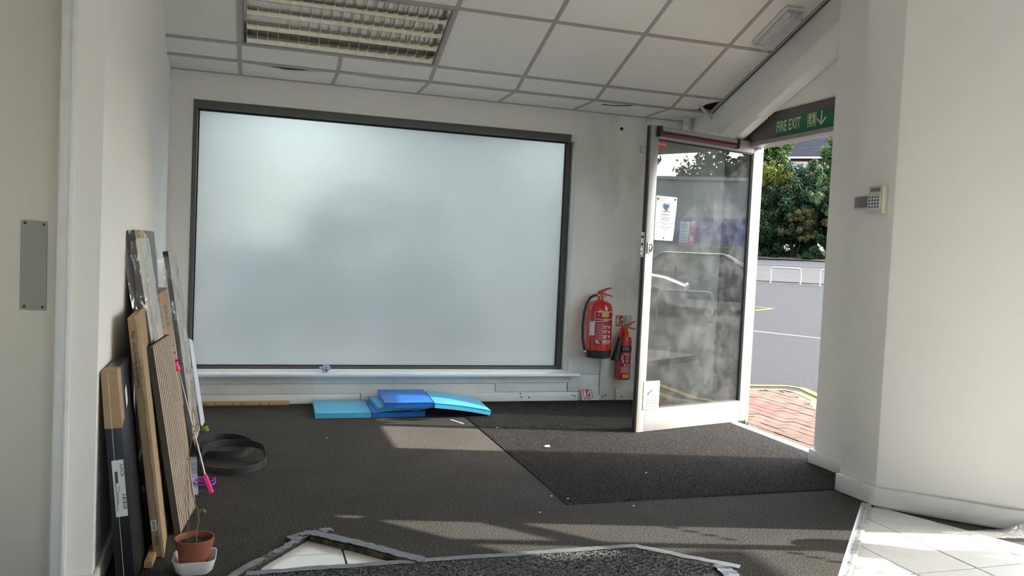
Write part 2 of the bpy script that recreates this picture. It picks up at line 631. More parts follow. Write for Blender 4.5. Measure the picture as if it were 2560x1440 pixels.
M['shed'] = pm('grey_cladding', (.26, .27, .27), .6)
M['shed_blue'] = pm('blue_cladding', (.03, .06, .22), .5)
M['car_a'] = pm('dark_blue_car_paint', (.015, .03, .075), .2, coat=.8)
M['car_b'] = pm('silver_car_paint', (.35, .37, .39), .25, metal=.4, coat=.6)
M['car_glass'] = pm('dark_car_glass', (.015, .017, .02), .08, spec=.8)
M['tyre'] = pm('tyre_rubber', (.015, .015, .015), .8)


def leaf_mat(name, a, b):
    m, t, p, out = nodes(name)
    oi = N(t, 'ShaderNodeTexNoise', i_Scale=.9, i_Detail=4.0)
    pos = N(t, 'ShaderNodeNewGeometry').outputs['Position']
    t.links.new(pos, oi.inputs['Vector'])
    rp = N(t, 'ShaderNodeValToRGB')
    rp.color_ramp.elements[0].position, rp.color_ramp.elements[1].position = .35, .65
    rp.color_ramp.elements[0].color, rp.color_ramp.elements[1].color = c4(a), c4(b)
    t.links.new(oi.outputs[0], rp.inputs[0])
    t.links.new(rp.outputs[0], p.inputs['Base Color'])
    p.inputs['Roughness'].default_value = .5
    p.inputs['Specular IOR Level'].default_value = .18
    tl = N(t, 'ShaderNodeBsdfTranslucent')
    t.links.new(rp.outputs[0], tl.inputs[0])
    mx = N(t, 'ShaderNodeMixShader')
    mx.inputs[0].default_value = .3
    t.links.new(p.outputs[0], mx.inputs[1])
    t.links.new(tl.outputs[0], mx.inputs[2])
    t.links.new(mx.outputs[0], out.inputs[0])
    return m


M['leaf_dark'] = leaf_mat('dark_green_leaves', (.004, .012, .004), (.012, .030, .007))
M['leaf_mid'] = leaf_mat('mid_green_leaves', (.013, .032, .006), (.036, .064, .013))
M['leaf_yel'] = leaf_mat('yellow_green_leaves', (.055, .072, .008), (.11, .115, .014))
M['leaf_tan'] = leaf_mat('browning_leaves', (.024, .027, .007), (.055, .048, .012))
M['leaf_pale'] = leaf_mat('pale_green_leaves', (.04, .065, .025), (.085, .115, .05))

# ------------------------------------------------------------------ floor
WY = 5.86                       # face of the window wall
fl = MB().box(-4.0, -4.2, -.12, 3.30, 6.1, -.012).box(3.30, -4.2, -.12, 6.9, 2.75, -.012).build('floor', M['grout'])
tag(fl, 'shop floor of white ceramic tiles showing beside the carpet', 'floor', kind='structure')


def clip(poly, a, b):
    """keep the side of line a->b on its left"""
    out = []
    def side(p):
        return (b[0] - a[0]) * (p[1] - a[1]) - (b[1] - a[1]) * (p[0] - a[0])
    for i in range(len(poly)):
        p, q = poly[i], poly[(i + 1) % len(poly)]
        sp, sq = side(p), side(q)
        if sp >= 0:
            out.append(p)
        if (sp >= 0) != (sq >= 0):
            t = sp / (sp - sq)
            out.append((p[0] + (q[0] - p[0]) * t, p[1] + (q[1] - p[1]) * t))
    return out


def tiles(zone, x0, x1, y0, y1):
    px, py, g = .2935, .297, .003
    for i in range(-3, 22):
        for j in range(-3, 14):
            ax, ay = .045 + px * i, 2.983 - py * j
            if ax > x1 or ax + px < x0 or ay - py > y1 or ay < y0:
                continue
            p = [(ax + g, ay - py + g), (ax + px - g, ay - py + g), (ax + px - g, ay - g), (ax + g, ay - g)]
            for k in range(len(zone)):
                p = clip(p, zone[k], zone[(k + 1) % len(zone)])
                if len(p) < 3:
                    break
            if len(p) < 3:
                continue
            z = -.006 + rnd.uniform(-.0006, .0006)
            MB().prism([(a, b, -.014) for a, b in p], (0, 0, .014 + z)).build('floor_tile', M['tile'], fl, bevel=.0012, seg=1)


STRIP0, STRIP1 = (2.835, 3.155), (1.60, 1.92)
tiles([(2.86, 3.155), (1.64, 1.92), (2.6, 1.2), (4.0, 1.9), (3.30, 2.67), (2.875, 3.12)], 1.5, 4.1, 1.1, 3.2)
tiles([(-.16, 2.50), (.56, 2.50), (.56, 2.79), (.25, 3.13), (.20, 3.13), (-.16, 2.55)], -.2, .6, 2.4, 3.2)

# the same tiles run on behind the camera
far = MB()
for i in range(-13, 23):
    for j in range(2, 24):
        ax, ay = .045 + .2935 * i, 2.983 - .297 * j
        if ay > 1.9 and ax > .9 or ay > 2.6:
            continue
        if ax + .2935 > 6.7 or (ax - 3.30) * .724 + (ay - 2.68) * .69 > -.25:
            continue
        far.box(ax + .003, ay - .294, -.013, ax + .2905, ay - .003, -.0065)
far.build('far_tiles', M['tile'], fl, kind='stuff', smooth=0)

# carpet with the cut-out that shows the tiles
cb = bmesh.new()
outer = [(-.60, 5.9), (3.32, 5.9), (3.32, 4.98), (3.26, 4.98), (3.26, 3.86), (3.08, 3.86), (3.08, 3.38), (2.85, 3.38), (2.85, 3.12), (2.835, 3.135), (1.60, 1.90), (-.5, 1.90), (-.47, 2.7)]
hole = [(.235, 3.15), (.57, 2.81), (.57, 2.52), (-.17, 2.52), (-.17, 2.58)]
for loop in (outer, hole):
    vs = [cb.verts.new((x, y, 0)) for x, y in loop]
    for i in range(len(vs)):
        cb.edges.new((vs[i], vs[(i + 1) % len(vs)]))
bmesh.ops.triangle_fill(cb, use_beauty=True, use_dissolve=False, edges=list(cb.edges))
for f in cb.faces:
    if f.normal.z < 0:
        f.normal_flip()
ext = bmesh.ops.extrude_face_region(cb, geom=list(cb.faces))
for e in ext['geom']:
    if isinstance(e, bmesh.types.BMVert):
        e.co.z = -.009
bmesh.ops.recalc_face_normals(cb, faces=cb.faces)
me = bpy.data.meshes.new('carpet')
cb.to_mesh(me)
cb.free()
me.materials.append(M['carpet'])
carpet = bpy.data.objects.new('carpet', me)
COL.objects.link(carpet)
tag(carpet, 'worn dark charcoal carpet covering the floor below the frosted window', 'carpet', kind='structure')

# metal trim between carpet and tiles
t = V(STRIP1[0] - STRIP0[0], STRIP1[1] - STRIP0[1], 0).normalized()
nn = V(-t.y, t.x, 0)
L = (V(*STRIP1, 0) - V(*STRIP0, 0)).length
mb = MB()
prof = [(-.024, 0), (-.018, .004), (-.008, .0045), (-.006, .0025), (.006, .0025), (.008, .0045), (.018, .004), (.024, 0)]
o = V(*STRIP0, -.001)
vs = [o + nn * a + V(0, 0, b) for a, b in prof]
mb.prism(vs, t * L)
strip = mb.build('floor_trim', M['alu'])
tag(strip, 'ridged aluminium trim strip where carpet meets white tiles', 'trim')
sc = MB()
for k in range(8):
    sc.lathe(o + t * (.1 + .16 * k) + V(0, 0, .0015), [(.004, 0), (.004, .0015), (.0, .002)], 8)
sc.build('trim_screws', M['dark'], strip, kind='stuff')

# ribbed entrance mat, ribs run towards the window wall
def mat_line(y):
    return 1.372 + (y - 3.372) * .021
mb = MB()
mb.prism([(1.372, 3.372, .0005), (2.86, 3.385, .0005), (3.07, 3.385, .0005), (3.07, 3.87, .0005), (3.235, 3.87, .0005), (3.235, 5.835, .0005), (1.424, 5.835, .0005)], (0, 0, .0022))
emat = mb.build('entrance_mat', M['mat_rib'])
tag(emat, 'dark ribbed entrance mat running from the glass door to the carpet', 'mat')
ribs = MB()
k = 0
x = 1.385
while x < 3.22:
    y0 = 3.385
    if x > 3.06:
        y0 = 3.88
    h = .0035
    dx = .0
    ribs.prism([(x, y0, .0022), (x + .0095, y0, .0022), (x + .0075, y0, .0022 + h), (x + .002, y0, .0022 + h)], (0.0, 5.83 - y0, 0))
    x += .0148
ribs.build('mat_ribs', M['mat_rib'], emat, kind='stuff', smooth=0)

# bristle doormat at the bottom of the picture, edged with duct tape
dm = thing('doormat', (.9, 2.3, 0), 'worn black bristle doormat with taped edges in the foreground', 'doormat')
MB().prism([(.0, 2.80, -.004), (-.2, 2.6, -.004), (-.2, 1.7, -.004), (1.45, 1.7, -.004), (1.72, 2.0, -.004), (1.70, 2.52, -.004), (1.435, 2.79, -.004), (.55, 2.80, -.004)], (0, 0, .014)).build('mat_base', M['doormat'], dm, bevel=.003)
tuft = MB()
rr = random.Random(3)
for i in range(15000):
    x, y = rr.uniform(-.18, 1.69), rr.uniform(2.50, 2.785)
    if x + y > 4.19 or (x - y) < -2.93:
        continue
    # woven ribs: rows of blocks with bare grooves between them
    cx, cy = (x * .92 + y * .39) / .034, (y * .92 - x * .39) / .026
    if cx % 1 < .22 or cy % 1 < .30:
        continue
    h = rr.uniform(.003, .006)
    a = rr.uniform(0, 6.28)
    d = V(math.cos(a), math.sin(a), 0) * .0030
    p = V(x, y, .0095)
    tp = p + V(rr.uniform(-.003, .003), rr.uniform(-.003, .003), h)
    tuft.add([p - d, p + d, tp + d * .7, tp - d * .7], [(0, 1, 2, 3)])
tuft.build('bristles', M['bristle'], dm, kind='stuff', smooth=0, fix=False)


def tape(name, pts, width, z, parent, seed, crumple=.002):
    r = random.Random(seed)
    P = [V(p[0], p[1], p[2] if len(p) > 2 else z) for p in pts]
    n = 14 * (len(P) - 1)
    off = [(r.uniform(-1, 1), r.uniform(-1, 1), r.uniform(-1, 1)) for _ in range(n + 1)]
    tot = len(P) - 1
    def fn(u, v):
        q = min(u * tot, tot - 1e-6)
        i = int(q)
        a, b = P[i], P[i + 1]
        d = (b - a).normalized()
        s = V(-d.y, d.x, 0)
        k = int(round(u * n))
        p = a.lerp(b, q - i) + s * ((v - .5) * width + off[k][0] * .003) + V(0, 0, abs(off[k][1 if v < .5 else 2]) * crumple)
        return p, V(0, 0, 1)
    return MB().sheet(fn, n, 2, .0012).build(name, M['tape'], parent)


tape('edge_tape', [(.0, 2.805), (.56, 2.808), (1.437, 2.806)], .034, .0115, dm, 1)
tape('edge_tape', [(1.43, 2.803), (1.725, 2.53)], .036, .0125, dm, 2)
tape('edge_tape', [(1.66, 2.56), (1.64, 2.44)], .06, .0135, dm, 5, .006)

# taped lip round the cut-out
lp = thing('carpet_edge_lip', (.3, 3.0, 0), 'raised carpet edge with grey duct tape around exposed white tiles', 'carpet edge')
mb = MB()
mb.prism([(.238, 3.155, -.004), (.585, 2.815, -.004), (.560, 2.800, -.004), (.222, 3.118, -.004)], (.004, .004, .020))
mb.build('curled_backing', M['lip'], lp, bevel=.003)
tape('lip_tape', [(.232, 3.150, .0185), (.40, 2.99, .0205), (.60, 2.805, .0145)], .046, .018, lp, 11, .003)
tape('lip_tape', [(.19, 3.135, .014), (.315, 3.185, .012)], .038, .012, lp, 12, .008)
tape('lip_tape', [(.15, 3.125, .004), (.235, 3.16, .012)], .05, .01, lp, 13, .008)
mb = MB()
mb.prism([(.232, 3.15, -.004), (-.16, 2.62, -.004), (-.185, 2.635, -.004), (.205, 3.165, -.004)], (0, 0, .011))
mb.build('curled_backing', M['lip'], lp, bevel=.002)
tape('lip_tape', [(.225, 3.150, .013), (.10, 2.985, .010), (.05, 2.915, .013), (-.17, 2.63, .008)], .030, .01, lp, 14, .006)

# ------------------------------------------------------------------ walls
X0, X1, Z0, Z1 = -.434, 2.321, .236, 2.057        # window opening in the wall
mb = MB()
mb.box(-.72, WY, -.1, X0, 6.06, 3.0).box(X1, WY, -.1, 3.42, 6.06, 3.0)
mb.box(X0, WY, Z1, X1, 6.06, 3.0).box(X0, WY, -.1, X1, 6.06, Z0)
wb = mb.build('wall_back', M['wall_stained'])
tag(wb, 'white window wall with grey stains beside the glass door', 'wall', kind='structure')

# boarding under the window and beside it
def board(name, x0, y0, z0, x1, z1, mat='gloss_white', bevel=.003):
    return MB().box(x0, y0, z0, x1, WY, z1).build(name, M[mat], wb, bevel=bevel)
board('apron_moulding', -.575, 5.828, .146, 2.335, .196)
board('cladding_board', -.575, 5.846, .070, 1.749, .144)
board('cladding_board', 1.753, 5.846, .074, 2.333, .144)
board('cladding_board', 2.337, 5.846, .210, 2.602, .346)
board('cladding_board', 2.337, 5.840, .074, 2.598, .204)
board('cladding_post', 2.608, 5.846, .0, 2.729, .338)
sk = board('baseboard_back', -.575, 5.838, 0, .740, .068)
sk = board('baseboard_back', .744, 5.838, 0, 2.600, .070)
sk = board('baseboard_back', 2.752, 5.838, 0, 3.16, .090)
nails = MB()
for x, z in ((1.96, .035), (2.02, .03), (2.38, .045), (2.40, .038), (2.64, .035), (2.665, .042), (2.80, .03), (1.95, .06)):
    nails.lathe((x, 5.8375 if not 2.6 < x < 2.73 else 5.8455, z), [(.006, 0), (.005, .0015), (0, .002)], 8, ax=(0, -1, 0))
nails.build('nail_holes', M['dark'], wb, kind='stuff')
MB().lathe((2.69, WY, 2.14), [(.012, 0), (.012, .006), (0, .008)], 10, ax=(0, -1, 0)).build('wall_plug', M['dark'], wb)

# window sill
mb = MB()
mb.prism([(-.575, 5.775, .196), (-.575, 5.768, .206), (-.575, 5.770, .218), (-.575, 5.782, .225), (-.575, 5.945, .237), (-.575, 5.945, .2)], (2.985, 0, 0))
sl_ = mb.build('window_sill', M['sill'], wb, bevel=.002)

# frosted window
w1 = thing('window_1', (.93, 5.93, .25), 'large frosted shop window in a dark grey frame above the sill', 'window', kind='structure')
MB().box(X0, 5.852, 2.006, 2.274, 5.96, Z1).build('frame_top', M['frame_grey'], w1, bevel=.003)
MB().box(X0, 5.852, .236, -.406, 5.96, 2.006).build('frame_side', M['frame_grey'], w1, bevel=.003)
MB().box(2.262, 5.925, .236, 2.309, 5.98, 2.006).build('frame_side', M['frame_grey'], w1, bevel=.003)
MB().box(-.406, 5.925, .237, 2.262, 5.98, .258).build('frame_bottom', M['frame_grey'], w1, bevel=.002)
MB().box(2.309, WY - .001, .236, X1 + .002, 5.97, Z1).box(2.274, WY + .006, 2.008, 2.309, 5.97, Z1).build('window_reveal', M['gloss_white'], w1)
g = MB()
for a in ((-.406, 5.928, .258, -.398, 5.936, 2.006), (2.250, 5.922, .258, 2.262, 5.936, 2.006), (-.406, 5.915, 1.994, 2.262, 5.936, 2.006), (-.406, 5.924, .258, 2.262, 5.936, .265)):
    g.box(*a)
g.build('gasket', M['black'], w1)
MB().add([(-.402, 5.933, .26), (2.258, 5.933, .26), (2.258, 5.933, 2.003), (-.402, 5.933, 2.003)], [(0, 1, 2, 3)]).build('film_pane', M['frost'], w1, fix=False)
glz = MB().box(-.402, 5.935, .26, 2.258, 5.941, 2.003).build('pane', M['glass2'], w1)

# left wall: slightly out of square, and the doorway return beside the camera
LW0, LW1 = V(-.449, 2.70, 0), V(-.579, 5.88, 0)
wl = MB().prism([LW0 - V(0, 0, .1), LW1 - V(0, 0, .1), (-.9, 5.9, -.1), (-.9, 2.83, -.1), (-.522, 2.83, -.1), (-.522, 2.70, -.1)], (0, 0, 4.2)).build('wall_left', M['wall'], bevel=0)
tag(wl, 'bright white left wall that the boards lean on', 'wall', kind='structure')
d = (LW1 - LW0).normalized()
mb = MB()
mb.prism([LW0 + V(.016, -.016, 0), LW1 + V(.015, -.06, 0), LW1 + V(0, -.06, 0), LW0 + V(0, 0, 0), LW0 + V(-.074, 0, 0), LW0 + V(-.074, -.016, 0)], (0, 0, .085))
bl = mb.build('baseboard_left', M['cream'], bevel=.004)
tag(bl, 'cream painted baseboard along the left wall behind the boards', 'baseboard', kind='structure')

d1 = thing('door_1', (-1.0, 2.78, 0), 'cream painted door with a steel push plate at the left edge', 'door', kind='structure')
MB().box(-1.42, 2.765, .01, -.577, 2.81, 2.45).build('door_leaf', M['cream'], d1, bevel=.003)
MB().box(-.564, 2.685, 0, -.522, 2.83, 2.6).build('door_frame', M['gloss_white'], d1, bevel=.004)
MB().box(-.5745, 2.72, 0, -.5645, 2.83, 2.6).build('door_stop', M['cream'], d1, bevel=.003)
MB().box(-.536, 2.681, 0, -.5265, 2.69, 2.6).build('frame_bead', M['gloss_white'], d1, bevel=.002)
pp = MB().hexa([(-.675, 2.7615, .886), (-.604, 2.7615, .884), (-.604, 2.765, .884), (-.675, 2.765, .886), (-.676, 2.7615, 1.156), (-.605, 2.7615, 1.154), (-.605, 2.765, 1.154), (-.676, 2.765, 1.156)]).build('push_plate', M['push'], d1, bevel=.0008, seg=1)
for x, z in ((-.665, 1.147), (-.615, 1.144), (-.663, .896), (-.614, .895)):
    MB().lathe((x, 2.7615, z), [(.0042, 0), (.0038, .0012), (.001, .0016)], 12, ax=(0, -1, 0)).build('screw', M['print_dark'], pp)

# door wall on the right, pillars, and the outer skin
mb = MB()
mb.box(3.222, 5.20, -.1, 3.42, 5.86, 3.0)                        # solid wall between window wall and door
mb.prism([(3.225, 3.88, 2.150), (3.225, 4.83, 2.150), (3.225, 5.20, 2.02), (3.225, 5.20, 3.0), (3.225, 3.88, 3.0)], (.195, 0, 0))
wr = mb.build('wall_right', M['wall'])
tag(wr, 'white wall above and behind the open glass door', 'wall', kind='structure')
MB().box(3.15, 5.20, 0, 3.36, 5.50, 2.09).build('boxed_column', M['wall'], wr, bevel=.004)
MB().box(3.365, 5.045, 0, 3.42, 5.20, 2.02).build('frame_infill', M['frame_grey'], wr)
# casing of the sloping rafter
mb = MB()
mb.prism([(3.125, 3.80, 2.595), (3.125, 3.80, 2.445), (3.125, 4.70, 2.107), (3.125, 4.78, 2.195)], (.1, 0, 0))
mb.build('rafter_casing', M['wall'], wr, bevel=.012)
mb = MB()
mb.prism([(3.15, 4.70, 2.225), (3.15, 4.70, 2.105), (3.15, 5.21, 1.905), (3.15, 5.21, 2.045)], (.075, 0, 0))
mb.build('rafter_casing', M['wall'], wr, bevel=.010)

mb = MB()
foot = [(3.088, 3.88), (3.42, 3.88), (3.42, 2.78), (3.300, 2.685), (2.867, 3.137), (2.862, 3.385), (3.088, 3.385)]
mb.prism([(x, y, -.1) for x, y in foot], (0, 0, 4.2))
wp = mb.build('wall_pillar', M['wall'], bevel=.004)
tag(wp, 'angled white wall and pillar on the right carrying the keypad', 'wall', kind='structure')
bb = MB()
bb.prism([(3.088, 3.885, 0), (3.088, 3.385, 0), (3.064, 3.385, 0), (3.058, 3.885, 0)], (0, 0, .085))
q = bb.build('baseboard_right', M['gloss_white'], bevel=.006)
tag(q, 'short white baseboard on the pillar face nearest the doorway', 'baseboard', kind='structure')
bb = MB()
bb.prism([(2.862, 3.385, 0), (2.864, 3.137, 0), (3.302, 2.680, 0), (3.270, 2.672, 0), (2.843, 3.122, 0), (2.836, 3.385, 0)], (0, 0, .088))
q = bb.build('baseboard_right', M['gloss_white'], bevel=.006)
tag(q, 'white baseboard turning the corner below the keypad onto the tiles', 'baseboard', kind='structure')

# header over the doorway with its sign
hd = thing('door_header', (3.27, 4.4, 2.05), 'dark grey panel above the doorway with a white soffit below', 'panel', kind='structure')
MB().prism([(3.265, 3.885, 1.975), (3.265, 5.06, 1.975), (3.265, 5.09, 2.035), (3.265, 4.818, 2.148), (3.265, 3.885, 2.148)], (.10, 0, 0)).build('header_panel', M['frame_grey'], hd)
MB().box(3.262, 3.882, 1.945, 3.39, 4.99, 1.975).build('soffit', M['alu_white'], hd, bevel=.003)

sg = thing('fire_exit_sign', (3.264, 4.39, 2.04), 'green sign with cream lettering on the dark header over the doorway', 'sign')
MB().box(3.2605, 3.90, 1.984, 3.2645, 4.668, 2.090).build('sign_plate', M['sign_green'], sg, bevel=.001)
sx = 3.2598
def on_sign(cy, cz, sxx=1.0, szz=1.0):
    return lambda x, y: V(sx, cy - x * sxx, cz + y * szz)
_tx = [p[0] for p in text_geo('FIRE EXIT')[0]]
_ty = [p[1] for p in text_geo('FIRE EXIT')[0]]
_mx, _my = (max(_tx) + min(_tx)) / 2, (max(_ty) + min(_ty)) / 2
MB().text('FIRE EXIT', 1.0, lambda x, y: V(sx, 4.533 - (x - _mx) * .246 / (max(_tx) - min(_tx)), 2.041 + (y - _my) * .070 / (max(_ty) - min(_ty)))).build('sign_lettering', M['sign_cream'], sg, fix=False, smooth=0)
fy0, fy1, fz0, fz1 = 4.258, 4.340, 2.000, 2.082
for a in ((fy0, fz0, fy0 + .005, fz1), (fy1 - .005, fz0, fy1, fz1), (fy0, fz1 - .005, fy1, fz1), (fy0, fz0, fy1, fz0 + .005)):
    MB().box(sx - .0004, a[0], a[1], sx + .0004, a[2], a[3]).build('pictogram_frame', M['sign_cream'], sg)
MB().box(sx - .0003, fy0 + .012, fz0 + .012, sx + .0003, fy1 - .012, fz1 - .010).build('pictogram_field', M['sign_cream'], sg)
man = MB()
def bar2(y0, z0, y1, z1, wd):
    y0, y1 = y0 + .100, y1 + .100
    d = V(0, y1 - y0, z1 - z0)
    s = d.cross(V(1, 0, 0)).normalized() * wd * .5
    a, b = V(sx - .0007, y0, z0), V(sx - .0007, y1, z1)
    man.prism([a - s, a + s, b + s, b - s], (.0003, 0, 0))
man.lathe((sx - .0005, 4.296, 2.060), [(.006, 0), (.006, .0003)], 10, ax=(1, 0, 0))
for b in ((4.198, 2.052, 4.200, 2.035, .011), (4.200, 2.035, 4.188, 2.022, .006), (4.188, 2.022, 4.192, 2.011, .006), (4.200, 2.035, 4.214, 2.024, .006), (4.214, 2.024, 4.222, 2.014, .006), (4.198, 2.050, 4.184, 2.042, .005), (4.198, 2.050, 4.212, 2.042, .005)):
    bar2(*b)
man.build('running_figure', M['sign_green'], sg, kind='stuff')
ay, ad = 4.208, sx
MB().prism([(sx, ay + .044, 2.034), (sx, ay, 1.994), (sx, ay - .044, 2.034), (sx, ay - .036, 2.043), (sx, ay - .006, 2.014), (sx, ay - .006, 2.082), (sx, ay + .006, 2.082), (sx, ay + .006, 2.014), (sx, ay + .036, 2.043)], (-.0004, 0, 0)).build('down_arrow', M['sign_cream'], sg)

# threshold and door frame posts
MB().box(3.232, 3.88, -.02, 3.30, 4.99, .004).build('threshold_plate', M['alu'], hd, bevel=.002)
MB().box(3.335, 4.992, -.02, 3.40, 5.045, 1.975).build('hinge_post', M['alu_white'], hd, bevel=.003)
MB().box(3.33, 3.845, -.02, 3.40, 3.882, 1.96).build('latch_post', M['alu_white'], hd, bevel=.003)

# rest of the room behind the camera: it lights this end of the shop
mb = MB()
mb.box(-4.0, 2.83, -.1, -1.42, 3.0, 4.2).box(-1.42, 2.83, 2.47, -.9, 3.0, 4.2).box(-1.45, 2.95, 0, -.9, 3.0, 2.5)
wq = mb.build('wall_left', M['wall'])
tag(wq, 'white wall around the cream door at the left edge', 'wall', kind='structure')

# glazed shop front continuing from the pillar, beside and behind the camera
E0, EE = V(3.30, 2.68, 0), V(.69, -.724, 0).normalized()
EN = V(-EE.y, EE.x, 0)          # outward


def shop(s0, s1, z0, z1, d0, d1):
    p = E0 + EE * s0 + EN * d0
    return MB().slab(p + V(0, 0, z0), EE * (s1 - s0), EN * (d1 - d0), V(0, 0, z1 - z0))


w2 = thing('window_2', tuple(E0 + EE * 1.5), 'aluminium framed shop glazing at the right edge beyond the angled wall', 'window', kind='structure')
for s in (.012, .462, 1.55, 2.6, 3.7, 4.95):
    shop(s, s + (.04 if s < .1 else .056), 0, 2.14, -.015, .015).build('mullion', M['frame_grey'], w2)
shop(.05, 5.0, 2.14, 2.36, -.015, .015).build('top_rail', M['frame_grey'], w2)
shop(.05, 5.0, 0, .06, -.015, .015).build('bottom_rail', M['frame_grey'], w2)
shop(.052, .462, 1.705, 1.80, -.015, .015).build('transom', M['frame_grey'], w2)
shop(.518, 4.95, 1.705, 1.80, -.015, .015).build('transom', M['frame_grey'], w2)
for s0, s1 in ((.052, .462), (.518, 1.55), (1.606, 2.6), (2.656, 3.7), (3.756, 4.95)):
    shop(s0, s1, .06, 1.705, -.003, .003).build('pane', M['glass2'], w2)
    shop(s0, s1, 1.80, 2.14, -.003, .003).build('pane', M['glass2'], w2)
hp = E0 + EE * .44 + EN * .0
MB().lathe(hp + EN * -.03 + V(0, 0, .89), [(.19, 0), (.19, .01), (.17, .014)], 24, ax=tuple(EN)).build('shadow_disc', M['frame_grey'], w2)  # unseen disc added to cast the rounded bump in the mullion shadow

mb = MB()
mb.add([], [])
p = E0 + EE * -.02
mb.slab(p + V(0, 0, 2.36), EE * 5.15, EN * .12, V(0, 0, 2.04))
P2 = E0 + EE * 5.02
mb.box(P2.x, -4.2, -.1, P2.x + .15, P2.y + .1, 4.4)
q = mb.build('wall_right', M['wall'])
tag(q, 'white wall above the shop glazing beside the camera', 'wall', kind='structure')
mb = MB()
mb.box(-4.15, -4.35, -.1, 6.9, -4.2, 1.0).box(-4.15, -4.35, 2.2, 6.9, -4.2, 4.4)
for x in (-4.15, -1.6, 1.0, 3.6, 5.3):
    mb.box(x, -4.35, -.1, x + (1.6 if x > 5 else 1.75), -4.2, 2.3)  # gaps between these piers are added openings that let light in
mb.box(-4.15, -4.35, -.1, -4.0, 3.0, 4.4)
q = mb.build('wall_front', M['wall'])
tag(q, 'white wall behind the camera with unseen openings added to let in light', 'wall', kind='structure')

# round safety dots in a row on the glass, and an unseen poster added to shade the floor
d0 = None
for s_ in (.093, .172, .249, .325, .590, .665, .742, .82, .90, .98, 1.06, 1.14, 1.22, 1.30, 1.38, 1.46):
    p_ = E0 + EE * s_ + EN * -.0045 + V(0, 0, 1.235)
    if d0 is None:
        d0 = MB().lathe(p_, [(.024, 0), (.024, .001)], 16, ax=tuple(EN)).build('glass_dot', M['paper'], w2)
        pd = p_
    else:
        inst('glass_dot', d0, w2, p_ - pd)
q = E0 + EN * -.018
ps = MB().prism([q + EE * a_ + V(0, 0, b_) for a_, b_ in ((.50, .60), (1.45, .60), (1.45, 1.19), (1.0, 1.19), (.86, 1.12), (.70, 1.04), (.60, .97), (.50, .93))], EN * -.004).build('shadow_poster', M['paper'])  # outline shaped to throw the dark area onto the tiles
tag(ps, 'large poster sheet added on the shop glazing to shade the floor, outside the picture to the right', 'poster')

# ------------------------------------------------------------------ ceiling
PH = math.atan(.386)
CP, SP = math.cos(PH), math.sin(PH)
ZC, YA = 2.243, 5.405


def CE(x, s, h=0.0):
    """point on the ceiling: s metres up the slope from the kink (negative = level strip), h above the face"""
    if s < 0:
        return V(x, YA - s, ZC + h)
    return V(x, YA - s * CP + h * SP, ZC + s * SP + h * CP)


ce = thing('ceiling', (1.3, 4.5, 2.6), 'suspended ceiling of off white tiles in a grey grid sloping down to the window', 'ceiling', kind='structure')
XS = [-.57, -.14, .463, 1.066, 1.67, 2.27, 2.872, 3.218]
SS = [-.455, 0, .187, .792, 1.397, 2.002]
bw = .012
for r in range(5):
    for c in range(7):
        if r == 2 and c in (1, 2):
            continue                     # the light fitting
        x0, x1, s0, s1 = XS[c], XS[c + 1], SS[r], SS[r + 1]
        if c == 6 and r >= 4:
            continue
        if r == 0 and c in (1, 2, 3):
            sag = {1: .030, 2: .022, 3: .008}[c]
            def fn(u, v, x0=x0, x1=x1, sag=sag):
                x = x0 + .004 + (x1 - x0 - .008) * u
                b = sag * math.sin(math.pi * min(1, max(0, u))) ** 1.5 * v
                s = -.455 + (.455 - .010) * v - b * .9
                return V(x, YA - s, ZC + .008 - b * .8), V(0, 0, 1)
            MB().sheet(fn, 14, 6, .012).build('ceiling_tile', M['ceil_tile'], ce)
            continue
        j = rnd.uniform(0, .002)
        if r == 0:
            pts = [CE(x0, s0, .003), CE(x1, s0, .003), CE(x1, s1 + .0, .003), CE(x0, s1 + .0, .003)]
            off = V(0, 0, .014)
        else:
            pts = [CE(x0 + .003, s0 + .003, .003 + j), CE(x1 - .003, s0 + .003, .003 + j), CE(x1 - .003, s1 - .003, .003 + j), CE(x0 + .003, s1 - .003, .003 + j)]
            off = V(0, SP, CP) * .014
        if r == 1 and c == 6:               # broken tile: a dark gap is left at the corner
            a, b = x0, x1
            pts = [CE(a, 0.003, .003), CE(a + .20, 0.02, .003), CE(a + .235, .105, .003), CE(b - .03, .165, .003), CE(b - .01, .184, .003), CE(a, .184, .003)]
        MB().prism(pts, off).build('ceiling_tile', M['ceil_tile'], ce)


def bar(x0, s0, x1, s1, name='grid_bar', wd=.024, drop=.0):
    mb = MB()
    if abs(x0 - x1) < 1e-6:          # runs up the slope
        a, b = CE(x0, s0, -.001), CE(x0, s1, -.001)
        up = V(0, 0, 1) if s0 < 0 else V(0, SP, CP)
        mb.slab(a - V(wd / 2, 0, 0), V(wd, 0, 0), b - a, up * .022)
    else:
        dirn = V(0, 1, 0) if s0 < 0 else V(0, -CP, SP)
        up = V(0, 0, 1) if s0 < 0 else V(0, SP, CP)
        a = CE(x0, s0, -.0016) - (dirn * wd / 2)
        mb.slab(a, V(x1 - x0, 0, 0), dirn * wd, up * .022)
    return mb.build(name, M['tbar'], ce, smooth=0)


for x in XS[1:7]:
    bar(x, -.453, x, -.001)
    if x in (.463,):
        bar(x, .0, x, .187)
        bar(x, .792, x, 2.0)
    else:
        bar(x, 0, x, 2.0)
XL, XR = -.565, 3.215
for s in (.187, .792, 1.397):
    bar(XL, s, XR, s)
bar(XL, 0.0, XR - .02, 0.0)
